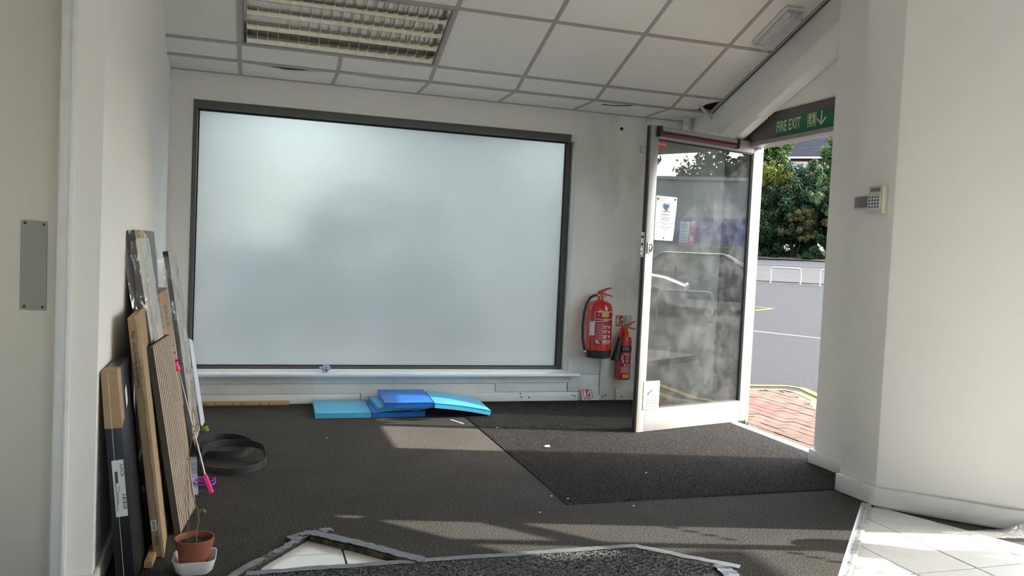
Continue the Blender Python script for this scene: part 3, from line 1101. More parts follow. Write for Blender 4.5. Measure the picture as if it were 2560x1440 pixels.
# edge angles along the walls, with the shadow gap put in as a dark strip
MB().box(-.60, 5.838, ZC - .002, 3.215, 5.862, ZC + .012).build('edge_trim_and_gap', M['tbar'], ce)
a, b = CE(3.212, 0, -.002), CE(3.212, 1.75, -.002)
MB().slab(a - V(.022, 0, 0), V(.022, 0, 0), b - a, V(0, SP, CP) * .012).build('edge_trim_and_gap', M['tbar'], ce)
MB().slab(a, V(.009, 0, 0), b - a, V(0, SP, CP) * .012).build('edge_trim_and_gap', M['dark'], ce)  # dark strip painting the shadow gap beside the trim
MB().prism([CE(3.04, .0, .030), CE(3.215, .0, .030), CE(3.215, .2, .030), CE(3.04, .2, .030)], V(0, SP, CP) * .01).build('hole_shade_plate', M['dark'], ce)  # dark plate added close above the broken corner so the hole looks unlit
# dark sheet standing for the unlit void above the tiles, and the ceiling beyond
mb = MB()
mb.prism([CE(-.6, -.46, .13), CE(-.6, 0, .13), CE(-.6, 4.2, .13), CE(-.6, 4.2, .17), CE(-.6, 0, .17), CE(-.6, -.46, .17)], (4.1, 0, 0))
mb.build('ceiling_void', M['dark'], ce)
mb = MB()
mb.prism([CE(-.55, 1.99, .0), CE(-.55, 4.2, .0), CE(-.55, 4.2, .03), CE(-.55, 1.99, .03)], (3.41, 0, 0))
mb.build('ceiling_slope', M['ceil_tile'], ce)
yt, zt = CE(0, 4.2)[1], CE(0, 4.2)[2]
MB().box(-4.1, -4.3, zt, 6.9, yt + .02, zt + .1).box(-4.1, yt, zt, -.7, 3.0, zt + .1).prism([(x, y, zt) for x, y in ((2.84, yt + .02), (4.75, yt + .02), (3.46, 2.9), (2.84, 2.9))], (0, 0, .1)).build('ceiling_flat', M['ceil_tile'], ce)
MB().box(2.84, 1.6, 3.0, 2.87, 3.5, zt).box(-.72, 1.4, 2.9, -.6, 2.9, zt).build('ceiling_cheek', M['ceil_tile'], ce)
q = MB().prism([(x, y, zt + .12) for x, y in ((-4.2, -4.4), (6.95, -4.4), (6.95, -1.0), (3.48, 2.75), (3.48, 6.1), (-4.2, 6.1))], (0, 0, .08)).build('roof_slab', M['concrete'])  # added slab keeps the sun from entering above the ceiling
tag(q, 'unseen flat roof slab added above the suspended ceiling to block the sun', 'roof', kind='structure')

bt = MB().slab((3.045, 5.315, 2.262), (.030, .012, 0), (.175, .10, -.075), (.0, .008, .022)).build('loose_batten', M['white_plastic'])
tag(bt, 'white batten hanging from the broken ceiling corner above the door', 'batten')
mb = MB()
mb.tube([CE(2.36, -.1, -.002), CE(2.42, -.09, -.006), CE(2.50, -.06, -.006), CE(2.57, -.02, -.003)], .0035, 6)
q = mb.build('loose_wire', M['print_dark'])
tag(q, 'thin dark wire sagging under the ceiling tile beside the wall', 'wire')
q = thing('alarm_contact', (3.17, 5.70, 2.18), 'small white sensor box under the ceiling above the door', 'sensor')
MB().lathe((3.175, 5.70, 2.150), [(.030, 0), (.034, .006), (.034, .04), (.028, .05)], 20).build('sensor_body', M['white_plastic'], q, bevel=.002)
MB().lathe((3.175, 5.70, 2.196), [(.036, 0), (.036, .047)], 20).build('sensor_base', M['white_plastic'], q)

# recessed louvre light (two tile bays)
ll = thing('louvre_light', (.463, 5.0, 2.43), 'recessed ceiling light with a bright metal louvre grid, switched off', 'light')
lx0, lx1, ls0, ls1 = -.128, 1.054, .199, .780
mb = MB()
for (a, b, c, d_) in ((lx0, lx0 + .012, ls0, ls1), (lx1 - .012, lx1, ls0, ls1), (lx0, lx1, ls0, ls0 + .012), (lx0, lx1, ls1 - .012, ls1)):
    o = CE(a, c, .0)
    mb.slab(o, V(b - a, 0, 0), CE(a, d_, 0) - o, V(0, SP, CP) * .08)
mb.build('housing', M['alu_white'], ll)
o = CE(lx0, ls0, .08)
MB().slab(o, V(lx1 - lx0, 0, 0), CE(lx0, ls1, .08) - o, V(0, SP, CP) * .004).build('reflector', M['reflector'], ll)
ix0, ix1, is0, is1 = lx0 + .03, lx1 - .02, ls0 + .012, ls1 - .012
for k in range(4):                                    # tubes above the cells
    s = is0 + (is1 - is0) * (k + .5) / 4
    MB().tube([CE(ix0, s, .060), CE(ix1, s, .060)], .010, 10).build('lamp_tube', M['white_plastic'], ll)
rows, cols = 4, 19
def vblade(p, q_, along, depth, thick):
    """V section blade, wide at the top edge"""
    up = V(0, SP, CP)
    s = (q_ - p).cross(up).normalized()
    return MB().hexa([p - s * .0006, q_ - s * .0006, q_ + s * .0006, p + s * .0006,
                      p - s * thick + up * depth, q_ - s * thick + up * depth, q_ + s * thick + up * depth, p + s * thick + up * depth])
for k in range(rows + 1):
    s = is0 + (is1 - is0) * k / rows
    vblade(CE(ix0, s, .001), CE(ix1, s, .001), None, .045, .011).build('long_blade', M['louvre'], ll, smooth=0)
b0 = None
for k in range(cols + 1):
    x = ix0 + (ix1 - ix0) * k / cols
    if b0 is None:
        b0 = vblade(CE(x, is0, .001), CE(x, is1, .001), None, .040, .006).build('cross_blade', M['louvre'], ll, smooth=0)
        xb = x
    else:
        inst('cross_blade', b0, ll, (x - xb, 0, 0))

# emergency bulkhead
el = thing('emergency_light', tuple(CE(3.06, 1.04)), 'white emergency bulkhead light with a clear cover on the ceiling edge', 'light')
def eb(x0, x1, s0, s1, h0, h1, tx=0, ts=0):
    return MB().hexa([CE(x0 + tx, s0 + ts, -h1), CE(x1 - tx, s0 + ts, -h1), CE(x1 - tx, s1 - ts, -h1), CE(x0 + tx, s1 - ts, -h1),
                      CE(x0, s0, -h0), CE(x1, s0, -h0), CE(x1, s1, -h0), CE(x0, s1, -h0)])
ex0, ex1, es0, es1 = 2.992, 3.118, .865, 1.245
eb(ex0, ex1, es0, es1, 0, .022).build('base', M['white_plastic'], el, bevel=.004)
eb(ex0 + .002, ex1 - .002, es0 + .002, es1 - .002, .022, .070, .016, .012).build('diffuser', mat_film('clear_prismatic_cover', (.97, .97, .97), .25, .2, 20, .15), el, bevel=.004)
eb(ex0 + .03, ex1 - .03, es0 + .03, es1 - .03, .022, .03).build('gear_tray', M['white_plastic'], el)
MB().tube([CE(3.055, es0 + .03, -.042), CE(3.055, es1 - .03, -.042)], .008, 10).build('lamp_tube', M['paper'], el)
for s in (es0 + .02, es1 - .02):
    for x in (ex0 + .022, ex1 - .022):
        MB().lathe(CE(x, s, -.070), [(.004, 0), (.004, .003)], 8, ax=(0, -SP, -CP)).build('screw', M['print_dark'], el)

# ------------------------------------------------------------------ glass door
DA, DB = V(2.370, 4.705, 0), V(3.367, 4.988, 0)
DT = (DB - DA).normalized()
DN = V(DT.y, -DT.x, 0)           # towards the camera
DW = (DB - DA).length


def DP(u, v, z):
    return DA + DT * u + DN * v + V(0, 0, z)


def dbox(u0, u1, v0, v1, z0, z1):
    return MB().slab(DP(u0, v0, z0), DT * (u1 - u0), DN * (v1 - v0), V(0, 0, z1 - z0))


dr = thing('door_2', tuple(DA.lerp(DB, .5)), 'tall glazed door in a worn white metal frame standing open into the room', 'door', kind='structure')
dbox(0, .066, -.045, 0, .006, 1.985).build('stile', M['alu_white'], dr, bevel=.003)
dbox(.975, DW + .004, -.045, 0, .006, 1.985).build('stile', M['alu_white'], dr, bevel=.003)
dbox(.066, .975, -.045, 0, 1.903, 1.985).build('rail', M['alu_white'], dr, bevel=.003)
dbox(.066, .975, -.045, 0, .006, .153).build('rail', M['alu_white'], dr, bevel=.003)
dbox(.062, .980, -.026, -.018, .149, 1.907).build('pane', M['glass'], dr)
gk = MB()
for a in ((.064, .972, .153, .158), (.064, .972, 1.895, 1.904), (.064, .0675, .153, 1.903), (.965, .976, .153, 1.903)):
    p = DP(a[0], -.030, a[2])
    gk.slab(p, DT * (a[1] - a[0]), DN * .022, V(0, 0, a[3] - a[2]))
gk.build('gasket', M['black'], dr)
dbox(-.004, .0, -.040, -.006, .01, 1.98).build('edge_seal', M['frame_grey'], dr, bevel=.001)
dbox(-.008, -.003, -.030, -.016, .01, 1.98).build('edge_seal', M['black'], dr)
# lock case and keeps on the leading edge
lk = dbox(-.009, -.004, -.036, -.010, 1.14, 1.30).build('lock_faceplate', M['alu'], dr, bevel=.001)
for z0, z1 in ((1.155, 1.168), (1.178, 1.196), (1.215, 1.23), (1.262, 1.278)):
    dbox(-.014, -.008, -.030, -.014, z0, z1).build('latch_bolt', M['chrome'] if z0 < 1.2 else M['black'], lk, bevel=.001)
hd_ = dbox(.012, .046, 0, .006, 1.168, 1.238).build('cylinder_pull', M['chrome'], dr, bevel=.003)
MB().tube([DP(.030, .006, 1.225), DP(.036, .016, 1.222), DP(.040, .020, 1.205), DP(.036, .016, 1.185), DP(.030, .006, 1.18)], .0045, 8).build('pull_ring', M['black'], hd_)
# overhead closer / sensor bar
cl = dbox(.052, .775, .002, .030, 1.936, 1.976).build('sensor_bar', M['alu_white'], dr, bevel=.004)
dbox(.052, .775, .010, .036, 1.918, 1.950).build('sensor_lens', M['maroon'], cl, bevel=.006)
dbox(.040, .060, .002, .042, 1.914, 1.980).build('end_cap', M['black'], cl, bevel=.004)
dbox(.768, .782, .002, .042, 1.914, 1.980).build('end_cap', M['black'], cl, bevel=.004)
dbox(.40, 1.0, -.001, .0008, .09, .091).build('scuff', M['print_grey'], dr)
for z in (.18, 1.0, 1.8):
    MB().lathe(DP(DW + .006, -.02, z), [(.011, 0), (.011, .10)], 12).build('hinge', M['alu'], dr)

# things stuck on the door glass
def on_door(u, z, v=-.0165, su=1.0):
    return lambda x, y: DP(u + x * su, v, z + y)


po = thing('paper_notice', tuple(DP(.18, -.015, 1.4)), 'white paper notice with a blue heart emblem, held by black pads on the door glass', 'notice')
def curl(u, z):
    # the lower right corner curls off the glass
    a = max(0, (u - .18) / .09) * max(0, (1.40 - z) / .15)
    return -.0165 + .018 * a * a
def pap(u_, v_):
    z = 1.256 + .287 * v_
    u = .085 + (.186 - .030 * (1 - v_) ** 2) * u_
    return DP(u, curl(u, z), z), DN
MB().sheet(pap, 14, 14, .0006).build('sheet', M['paper'], po)
def pt(uc, zc, su=1.0):
    return lambda x, y: DP(uc + x * su, curl(uc + x * su, zc + y) + .0012, zc + y)
em = MB()
def heart(sc_, v_):
    P = []
    for k in range(40):
        a = 2 * math.pi * k / 40
        hx = 16 * math.sin(a) ** 3
        hy = 13 * math.cos(a) - 5 * math.cos(2 * a) - 2 * math.cos(3 * a) - math.cos(4 * a)
        P.append(DP(.177 + hx * sc_ / 16, v_, 1.474 + hy * sc_ / 15))
    return P
em.prism(heart(.029, -.0152), DN * .0002)
em.build('heart_emblem', M['print_blue'], po)
em = MB()
em.prism([p for p in heart(.0165, -.0148)], DN * .0002)
em.lathe(DP(.177, -.0147, 1.468), [(.011, 0), (.011, .0002)], 16, ax=tuple(DN))
for k in range(7):
    u = .152 + k * .0085
    em.slab(DP(u, -.0150, 1.442 - .004 * math.sin(k * 1.1)), DT * .006, DN * .0003, V(0, 0, .005))
em.build('emblem_figure', M['print_dark'], po)
ln = MB()
for z, w_, h in ((1.421, .075, .006), (1.405, .088, .004), (1.396, .06, .004), (1.387, .075, .004), (1.370, .13, .003), (1.361, .05, .003), (1.344, .10, .003), (1.336, .06, .003), (1.325, .02, .003), (1.317, .018, .003), (1.309, .025, .003)):
    x = -w_ / 2
    r = random.Random(int(z * 1000))
    while x < w_ / 2:
        l = r.uniform(.004, .013)
        a = DP(.172 + x, curl(.172 + x, z) + .001, z)
        ln.slab(a, DT * l, DN * .0003, V(0, 0, h * .7))
        x += l + .003
ln.build('printed_lines', M['ink_grey'], po)
for u, z in ((.102, 1.522), (.254, 1.527), (.168, 1.272)):
    MB().lathe(DP(u, curl(u, z) + .001, z), [(.007, 0), (.006, .002), (0, .0025)], 12, ax=tuple(DN)).build('fixing_pad', M['print_dark'], po)

cc = thing('cctv_sign', tuple(DP(.115, .0, .24)), 'white CCTV warning sign low on the open glass door', 'sign')
cu0 = .115
dbox(.046, .186, .0005, .003, .152, .336).build('sign_panel', M['paper'], cc, bevel=.0012)
q = MB()
cam_ = [(-.035, .055), (-.028, .042), (.012, .068), (.005, .084)]
q.prism([DP(cu0 + a, .0034, .205 + b) for a, b in cam_], DN * .0004)
q.prism([DP(cu0 - .036 + a, .0034, .253 + b) for a, b in ((0, 0), (.006, -.012), (.016, -.006), (.008, .008))], DN * .0004)
q.prism([DP(cu0 + a, .0034, .205 + b) for a, b in ((0, .056), (.004, .056), (.020, .032), (.044, .032), (.044, .028), (.017, .028))], DN * .0004)
q.prism([DP(cu0 + a, .0034, .205 + b) for a, b in ((.041, .022), (.045, .022), (.045, .048), (.041, .048))], DN * .0004)
q.build('camera_pictogram', M['ink_grey'], cc)
q = MB()
q.text('Warning', .024, on_door(cu0 + .0, .222, .0036))
q.text('CCTV', .036, on_door(cu0 + .002, .196, .0036))
q.text('in operation', .021, on_door(cu0, .170, .0036))
q.build('sign_lettering', M['ink_grey'], cc, fix=False, smooth=0)

st = thing('door_sticker', tuple(DP(.1, 0, 1.86)), 'small torn red sticker at the top corner of the door glass', 'sticker')
q = MB()
q.prism([DP(a, -.0165, b) for a, b in ((.070, 1.891), (.155, 1.889), (.156, 1.862), (.14, 1.855), (.128, 1.862), (.12, 1.848), (.10, 1.856), (.092, 1.846), (.070, 1.850))], DN * .0005)
q.build('sticker_film', pm('red_orange_film', (.62, .05, .03), .4), st)
q = MB()
for k in range(5):
    q.slab(DP(.078 + k * .014, -.0158, 1.868), DT * .010, DN * .0003, V(0, 0, .010))
q.build('sticker_print', M['pink_print'], st)

n2 = thing('fire_point_notice', tuple(DP(.40, -.05, 1.32)), 'red and white fire notice seen through the door glass, behind the paper notice', 'notice')
v2 = -.0285
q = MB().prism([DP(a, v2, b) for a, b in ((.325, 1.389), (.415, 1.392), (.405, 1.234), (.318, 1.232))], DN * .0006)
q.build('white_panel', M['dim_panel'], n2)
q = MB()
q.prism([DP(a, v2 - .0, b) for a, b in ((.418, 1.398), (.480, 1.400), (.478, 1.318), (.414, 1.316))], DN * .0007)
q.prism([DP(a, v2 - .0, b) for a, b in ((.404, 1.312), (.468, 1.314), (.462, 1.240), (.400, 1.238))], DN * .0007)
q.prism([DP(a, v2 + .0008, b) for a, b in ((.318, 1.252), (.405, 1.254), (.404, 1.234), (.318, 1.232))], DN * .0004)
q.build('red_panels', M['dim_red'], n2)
q = MB()
for z in (1.366, 1.352, 1.338, 1.322, 1.306, 1.292, 1.278, 1.262):
    q.slab(DP(.335, v2 + .001, z), DT * .062, DN * .0003, V(0, 0, .003))
q.lathe(DP(.365, v2 + .001, 1.378), [(.006, 0), (.006, .0003)], 10, ax=tuple(DN))
q.build('printed_lines', M['print_dark'], n2)
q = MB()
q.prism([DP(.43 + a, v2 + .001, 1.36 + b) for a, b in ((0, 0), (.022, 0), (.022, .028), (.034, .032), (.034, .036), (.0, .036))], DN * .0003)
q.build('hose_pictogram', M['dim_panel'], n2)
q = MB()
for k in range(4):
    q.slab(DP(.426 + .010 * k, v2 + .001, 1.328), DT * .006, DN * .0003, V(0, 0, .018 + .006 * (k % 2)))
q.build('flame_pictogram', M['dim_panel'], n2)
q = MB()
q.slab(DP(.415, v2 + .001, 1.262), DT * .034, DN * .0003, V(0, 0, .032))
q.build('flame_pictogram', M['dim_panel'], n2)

# small things on the window wall
q = thing('wall_plate', (2.88, WY, 1.99), 'small off white wall plate high beside the door edge', 'plate')
MB().box(2.855, WY - .012, 1.962, 2.925, WY, 2.022).build('plate_body', M['keypad'], q, bevel=.003)
MB().box(2.872, WY - .015, 1.977, 2.908, WY - .011, 2.007).build('rocker', M['white_plastic'], q, bevel=.001)


def fire_id_sign(name, o, ux, uz, label, nrm):
    """plate with a white-on-red extinguisher panel and a pale text column"""
    o, ux, uz, nrm = Vector(o), Vector(ux), Vector(uz), Vector(nrm)
    r = thing(name, tuple(o), label, 'sign')
    def P(a, b, h=0.0):
        return o + ux * a + uz * b + nrm * h
    def rect(m, a0, b0, a1, b1, h):
        m.prism([P(a0, b0, h), P(a1, b0, h), P(a1, b1, h), P(a0, b1, h)], nrm * .0004)
    MB().prism([P(0, 0), P(1, 0), P(1, 1), P(0, 1)], nrm * .002).build('plate', M['silver_sign'], r)
    q = MB()
    rect(q, .07, .28, .50, .93, .0022)
    rect(q, .07, .06, .50, .22, .0022)
    q.build('red_panels', M['red_label'], r)
    q = MB()
    rect(q, .12, .32, .25, .72, .0028)
    rect(q, .15, .74, .22, .84, .0028)
    rect(q, .13, .84, .28, .88, .0028)
    for k in range(3):
        a = .29 + .055 * k
        q.prism([P(a, .36 + .05 * k, .0028), P(a + .06, .50 + .06 * k, .0028), P(a + .10, .62 + .08 * k, .0028), P(a + .12, .74 + .06 * k, .0028), P(a + .05, .60 + .06 * k, .0028)], nrm * .0004)
    rect(q, .12, .12, .44, .16, .0028)
    q.build('extinguisher_pictogram', M['silver_sign'], r)
    q = MB()
    for k in range(4):
        rect(q, .56, .14 + .2 * k, .66, .27 + .2 * k, .0022)
    q.build('class_icons', M['print_green'], r)
    q = MB()
    for k in range(9):
        rect(q, .71, .14 + .09 * k, .93, .165 + .09 * k, .0022)
    q.build('printed_lines', M['print_grey'], r)
    return r


fire_id_sign('fire_id_sign', (2.714, WY - .0005, .584), (.150, 0, 0), (0, 0, .096), 'red and cream extinguisher sign on the wall above the small extinguisher', (0, -1, 0))
fire_id_sign('fire_id_sign', (2.452, 5.805, .0105), (.146, .0, 0), (-.012, .027, .090), 'red and cream extinguisher sign leaning on the baseboard at floor level', (0, -.95, .3))

# alarm keypad with its flap open
kp = thing('alarm_keypad', (2.85, 3.23, 1.46), 'aged cream alarm keypad with an open flap on the pillar', 'keypad')
XK = 2.8635
MB().box(XK - .028, 3.180, 1.396, XK, 3.277, 1.532).build('case', M['keypad'], kp, bevel=.004)
MB().box(XK - .030, 3.196, 1.502, XK - .027, 3.260, 1.520).build('display_window', M['lcd'], kp, bevel=.0006)
MB().box(XK - .030, 3.187, 1.416, XK - .0275, 3.271, 1.484).build('key_plate', M['white_plastic'], kp, bevel=.001)
k0 = None
for i in range(4):
    for j in range(4):
        y, z = 3.262 - .0185 * i, 1.476 - .0158 * j
        if k0 is None:
            k0 = MB().lathe((XK - .030, y, z), [(.0058, 0), (.0058, .0015), (.0045, .0025)], 12, ax=(-1, 0, 0)).build('key', M['key'], kp)
            ky, kz = y, z
        else:
            inst('key', k0, kp, (0, y - ky, z - kz))
fl_ = MB().prism([(XK - .020, 3.277, 1.420), (XK - .026, 3.374, 1.419), (XK - .026, 3.374, 1.487), (XK - .020, 3.277, 1.490)], (-.003, 0, 0)).build('flap', M['keypad'], kp, bevel=.0008, seg=1)
q = MB().prism([(XK - .0235, 3.282, 1.428), (XK - .0292, 3.366, 1.427), (XK - .0292, 3.366, 1.482), (XK - .0235, 3.282, 1.484)], (-.0003, 0, 0)).build('flap_label', M['print_grey'], fl_)
q = MB()
for k in range(7):
    z = 1.432 + .0075 * k
    q.prism([(XK - .0245, 3.286, z), (XK - .0297, 3.350 + .01 * (k % 2), z), (XK - .0297, 3.350 + .01 * (k % 2), z + .002), (XK - .0245, 3.286, z + .002)], (-.0003, 0, 0))
q.build('flap_print', M['print_dark'], fl_)

# ------------------------------------------------------------------ fire extinguishers on the wall
def cyl_map(c, r, th0, z0):
    """wrap flat text (x, y) round a vertical cylinder; th 0 faces the room (-Y)"""
    def fn(x, y):
        th = th0 + x / r
        return V(c[0] + r * math.sin(th), c[1] - r * math.cos(th), z0 + y)
    return fn


def wrap_rect(mb, c, r, t0, t1, z0, z1, n=10):
    fn = lambda u, v: V(c[0] + r * math.sin(t0 + (t1 - t0) * u), c[1] - r * math.cos(t0 + (t1 - t0) * u), z0 + (z1 - z0) * v)
    return mb.grid(fn, n, 1)


E1 = (2.537, 5.752)
R1 = .098
e1 = thing('fire_extinguisher', (E1[0], E1[1], .36), 'large red fire extinguisher with a black base and hose on the wall', 'fire extinguisher', 'fire extinguishers on the wall')
MB().lathe((*E1, 0), [(R1, .405), (R1, .725), (.094, .752), (.080, .775), (.058, .790), (.030, .797), (.024, .802), (.022, .828), (.016, .835)], 40).build('cylinder', M['red'], e1)
MB().lathe((*E1, 0), [(R1 - .004, .357), (R1 + .001, .360), (R1 + .003, .415), (R1 + .001, .418), (R1 - .004, .418)], 40).build('base_skirt', M['black'], e1)
vl = MB().lathe((*E1, 0), [(.017, .825), (.019, .830), (.019, .842), (.013, .848)], 16).build('valve', M['brass'], e1)
a = V(.93, -.36, 0).normalized()
def lev(pts, wd, name, e, o):
    s = V(-a.y, a.x, 0) * wd / 2
    mb = MB()
    P = [V(o[0], o[1], 0) + a * u + V(0, 0, z) for u, z in pts]
    mb.prism([p - s for p in P], s * 2)
    return mb.build(name, M['red'], e, bevel=.002)
lev([(-.03, .845), (-.022, .868), (.0, .876), (.05, .896), (.085, .900), (.087, .893), (.05, .880), (.02, .862), (.015, .840)], .024, 'squeeze_lever', e1, E1)
lev([(-.012, .838), (.02, .848), (.06, .834), (.096, .826), (.096, .833), (.06, .845), (.02, .858), (-.01, .852)], .026, 'carry_handle', e1, E1)
MB().lathe((E1[0] + .022, E1[1] - .022, .836), [(.010, 0), (.010, .010), (.007, .013)], 16, ax=(.5, -.85, 0)).build('pressure_gauge', M['brass'], e1)
MB().tube([(2.520, 5.740, .835), (2.480, 5.730, .836), (2.440, 5.722, .818), (2.408, 5.718, .770), (2.392, 5.718, .700), (2.387, 5.720, .600), (2.393, 5.722, .500), (2.412, 5.722, .420), (2.420, 5.722, .402)], .0105, 12).build('hose', M['hose'], e1)
MB().tube([(2.522, 5.741, .835), (2.497, 5.734, .836)], .012, 12).build('hose_coupling', M['chrome'], e1)
nz = MB().tube([(2.418, 5.722, .408), (2.421, 5.722, .398), (2.427, 5.722, .370)], [.012, .012, .010], 12).build('hose_nozzle', M['red'], e1)
MB().tube([(2.4165, 5.722, .414), (2.420, 5.722, .400)], .0125, 12).build('nozzle_clip', M['chrome'], nz)
MB().box(E1[0] - .03, E1[1] + .09, .70, E1[0] + .03, WY, .76).build('wall_bracket', M['black'], e1)
lb = sub('front_label', e1)
rr = R1 + .0008
wrap_rect(MB(), E1, rr, -.78, .95, .462, .716).build('label_field', M['red_label'], lb, fix=False)
q = MB()
r2 = rr + .0006
for t0, t1, z0, z1 in ((-.78, .95, .711, .716), (-.78, -.74, .638, .716)):
    wrap_rect(q, E1, r2, t0, t1, z0, z1)
fn = lambda u, v: V(E1[0] + r2 * math.sin(-.78 + 1.73 * u), E1[1] - r2 * math.cos(-.78 + 1.73 * u), .634 + .030 * u ** 1.6 + .006 * v)
q.grid(fn, 16, 1)
q.text('A', .022, cyl_map(E1, r2, -.48, .690))
r = random.Random(5)
for k in range(8):
    wrap_rect(q, E1, r2, -.70 + .13 * k, -.70 + .13 * k + .09, .655, .660 + .002 * (k % 2), 2)
q.build('white_outline', M['paper'], lb, fix=False)
q = MB()
for row in range(9):
    z = .618 - .0145 * row
    t = -.70
    while t < -.15:
        d = r.uniform(.03, .10)
        wrap_rect(q, E1, r2, t, t + d, z, z + .006, 2)
        t += d + .03
for row in range(4):
    z0 = .585 - .036 * row
    wrap_rect(q, E1, r2, -.06, .28, z0 + .016, z0 + .024, 3)
    wrap_rect(q, E1, r2, -.06, .22, z0 + .004, z0 + .010, 3)
    wrap_rect(q, E1, r2, .38, .60, z0 + .002, z0 + .022, 3)
wrap_rect(q, E1, r2, -.125, -.095, .468, .625, 2)
wrap_rect(q, E1, r2, .0, .17, .508, .536, 3)
for k in range(4):
    wrap_rect(q, E1, r2, -.08, .75, .468 + .009 * k, .472 + .009 * k, 6)
wrap_rect(q, E1, r2, -.68, -.40, .480, .496, 3)
wrap_rect(q, E1, r2, -.60, -.30, .472, .480, 3)
q.build('printed_lines', M['pink_print'], lb, fix=False)
yl = wrap_rect(MB(), E1, r2, -.22, .36, .676, .708).build('yellow_label', M['yellow_label'], lb, fix=False)
q = MB()
for k in range(4):
    wrap_rect(q, E1, r2 + .0004, -.14 + .02 * (k % 2), .28, .681 + .0065 * k, .684 + .0065 * k, 4)
q.build('yellow_label_print', M['print_grey'], e1, fix=False)
MB().sheet(lambda u, v: (V(E1[0] - .105 + .030 * u, E1[1] - .060 - .03 * u, .530 + .108 * v + .004 * u), V(-.6, -.8, 0)), 2, 4, .001).build('service_tag', M['paper'], e1)

E2 = (2.776, 5.790)
R2 = .057
e2 = thing('fire_extinguisher', (E2[0], E2[1], .18), 'small CO2 fire extinguisher with a black horn, half hidden by the door edge', 'fire extinguisher', 'fire extinguishers on the wall')
MB().lathe((*E2, 0), [(.050, .178), (.056, .182), (R2, .192), (R2, .475), (.054, .500), (.045, .522), (.032, .543), (.022, .556), (.019, .575)], 32).build('cylinder', M['red'], e2)
MB().lathe((*E2, 0), [(.020, .572), (.022, .576), (.022, .590), (.014, .598)], 16).build('valve', M['brass'], e2)
lev([(-.045, .572), (-.02, .592), (.0, .606), (.05, .632), (.082, .645), (.084, .639), (.05, .618), (.012, .590), (.0, .578)], .018, 'squeeze_lever', e2, E2)
lev([(-.01, .575), (.03, .582), (.082, .570), (.082, .577), (.03, .592), (.0, .590)], .02, 'carry_handle', e2, E2)
MB().tube([(2.765, 5.782, .578), (2.735, 5.768, .570), (2.716, 5.752, .540), (2.712, 5.742, .505)], .009, 10).build('discharge_arm', M['red'], e2)
MB().tube([(2.714, 5.738, .512), (2.708, 5.733, .49), (2.690, 5.724, .42), (2.666, 5.714, .335)], [.017, .020, .026, .033], 20).build('horn', M['hose'], e2)
MB().box(E2[0] - .02, E2[1] + .05, .44, E2[0] + .02, WY, .48).build('wall_bracket', M['black'], e2)
lb = sub('front_label', e2)
rr = R2 + .0008
q = wrap_rect(MB(), E2, rr, -1.35, 1.2, .398, .446, 16).build('black_band', M['black'], lb, fix=False)
q = MB()
q.text('CO', .030, cyl_map(E2, rr + .0006, -.22, .424))
q.text('2', .016, cyl_map(E2, rr + .0006, .24, .416))
q.build('sign_lettering', M['paper'], lb, fix=False, smooth=0)
wrap_rect(MB(), E2, rr, -.85, .80, .232, .394, 12).build('label_field', M['red_label'], lb, fix=False)
q = MB()
r2 = rr + .0006
for t0, t1, z0, z1 in ((-.85, .80, .232, .2335), (-.85, -.83, .232, .394), (.78, .80, .232, .394)):
    wrap_rect(q, E2, r2, t0, t1, z0, z1)
for k in range(3):
    wrap_rect(q, E2, r2, -.5, .6 - .1 * k, .386 - .006 * k, .389 - .006 * k, 6)
for k in range(7):
    wrap_rect(q, E2, r2, -.1, .30 + .2 * ((k * 7) % 3 / 3), .318 + .007 * k + (.006 if k > 2 else 0) + (.006 if k > 4 else 0), .322 + .007 * k + (.006 if k > 2 else 0) + (.006 if k > 4 else 0), 4)
wrap_rect(q, E2, r2, -.72, -.48, .335, .372, 3)
wrap_rect(q, E2, r2, -.60, -.36, .312, .336, 3)
wrap_rect(q, E2, r2, -.34, -.06, .286, .306, 3)
wrap_rect(q, E2, r2, .14, .42, .286, .306, 3)
for k in range(6):
    wrap_rect(q, E2, r2, -.75 + .05 * (k % 2), .70 - .04 * (k % 3), .240 + .0072 * k, .244 + .0072 * k, 6)
q.build('printed_lines', M['pink_print'], lb, fix=False)
wrap_rect(MB(), E2, r2, -.45, .50, .196, .222).build('yellow_label', M['yellow_label'], lb, fix=False)
q = MB()
for k in range(3):
    wrap_rect(q, E2, r2 + .0004, -.30, .36, .200 + .0065 * k, .203 + .0065 * k, 4)
q.build('yellow_label_print', M['print_grey'], e2, fix=False)
MB().tube([(2.776, 5.765, .585), (2.790, 5.752, .565), (2.794, 5.748, .555)], .0018, 6).build('tamper_seal', M['yellow_label'], e2)
MB().box(2.786, 5.742, .515, 2.804, 5.745, .558).build('seal_tag', M['yellow_label'], e2, bevel=.001)

# ------------------------------------------------------------------ boards leaning on the left wall
def lean(quad, off, y):
    """near face quad [bl, br, tr, tl] as (x, z) at depth y, pushed back by off"""
    p = [V(a, y, b) for a, b in quad]
    o = Vector(off)
    return MB().hexa([p[0], p[1], p[1] + o, p[0] + o, p[3], p[2], p[2] + o, p[3] + o])


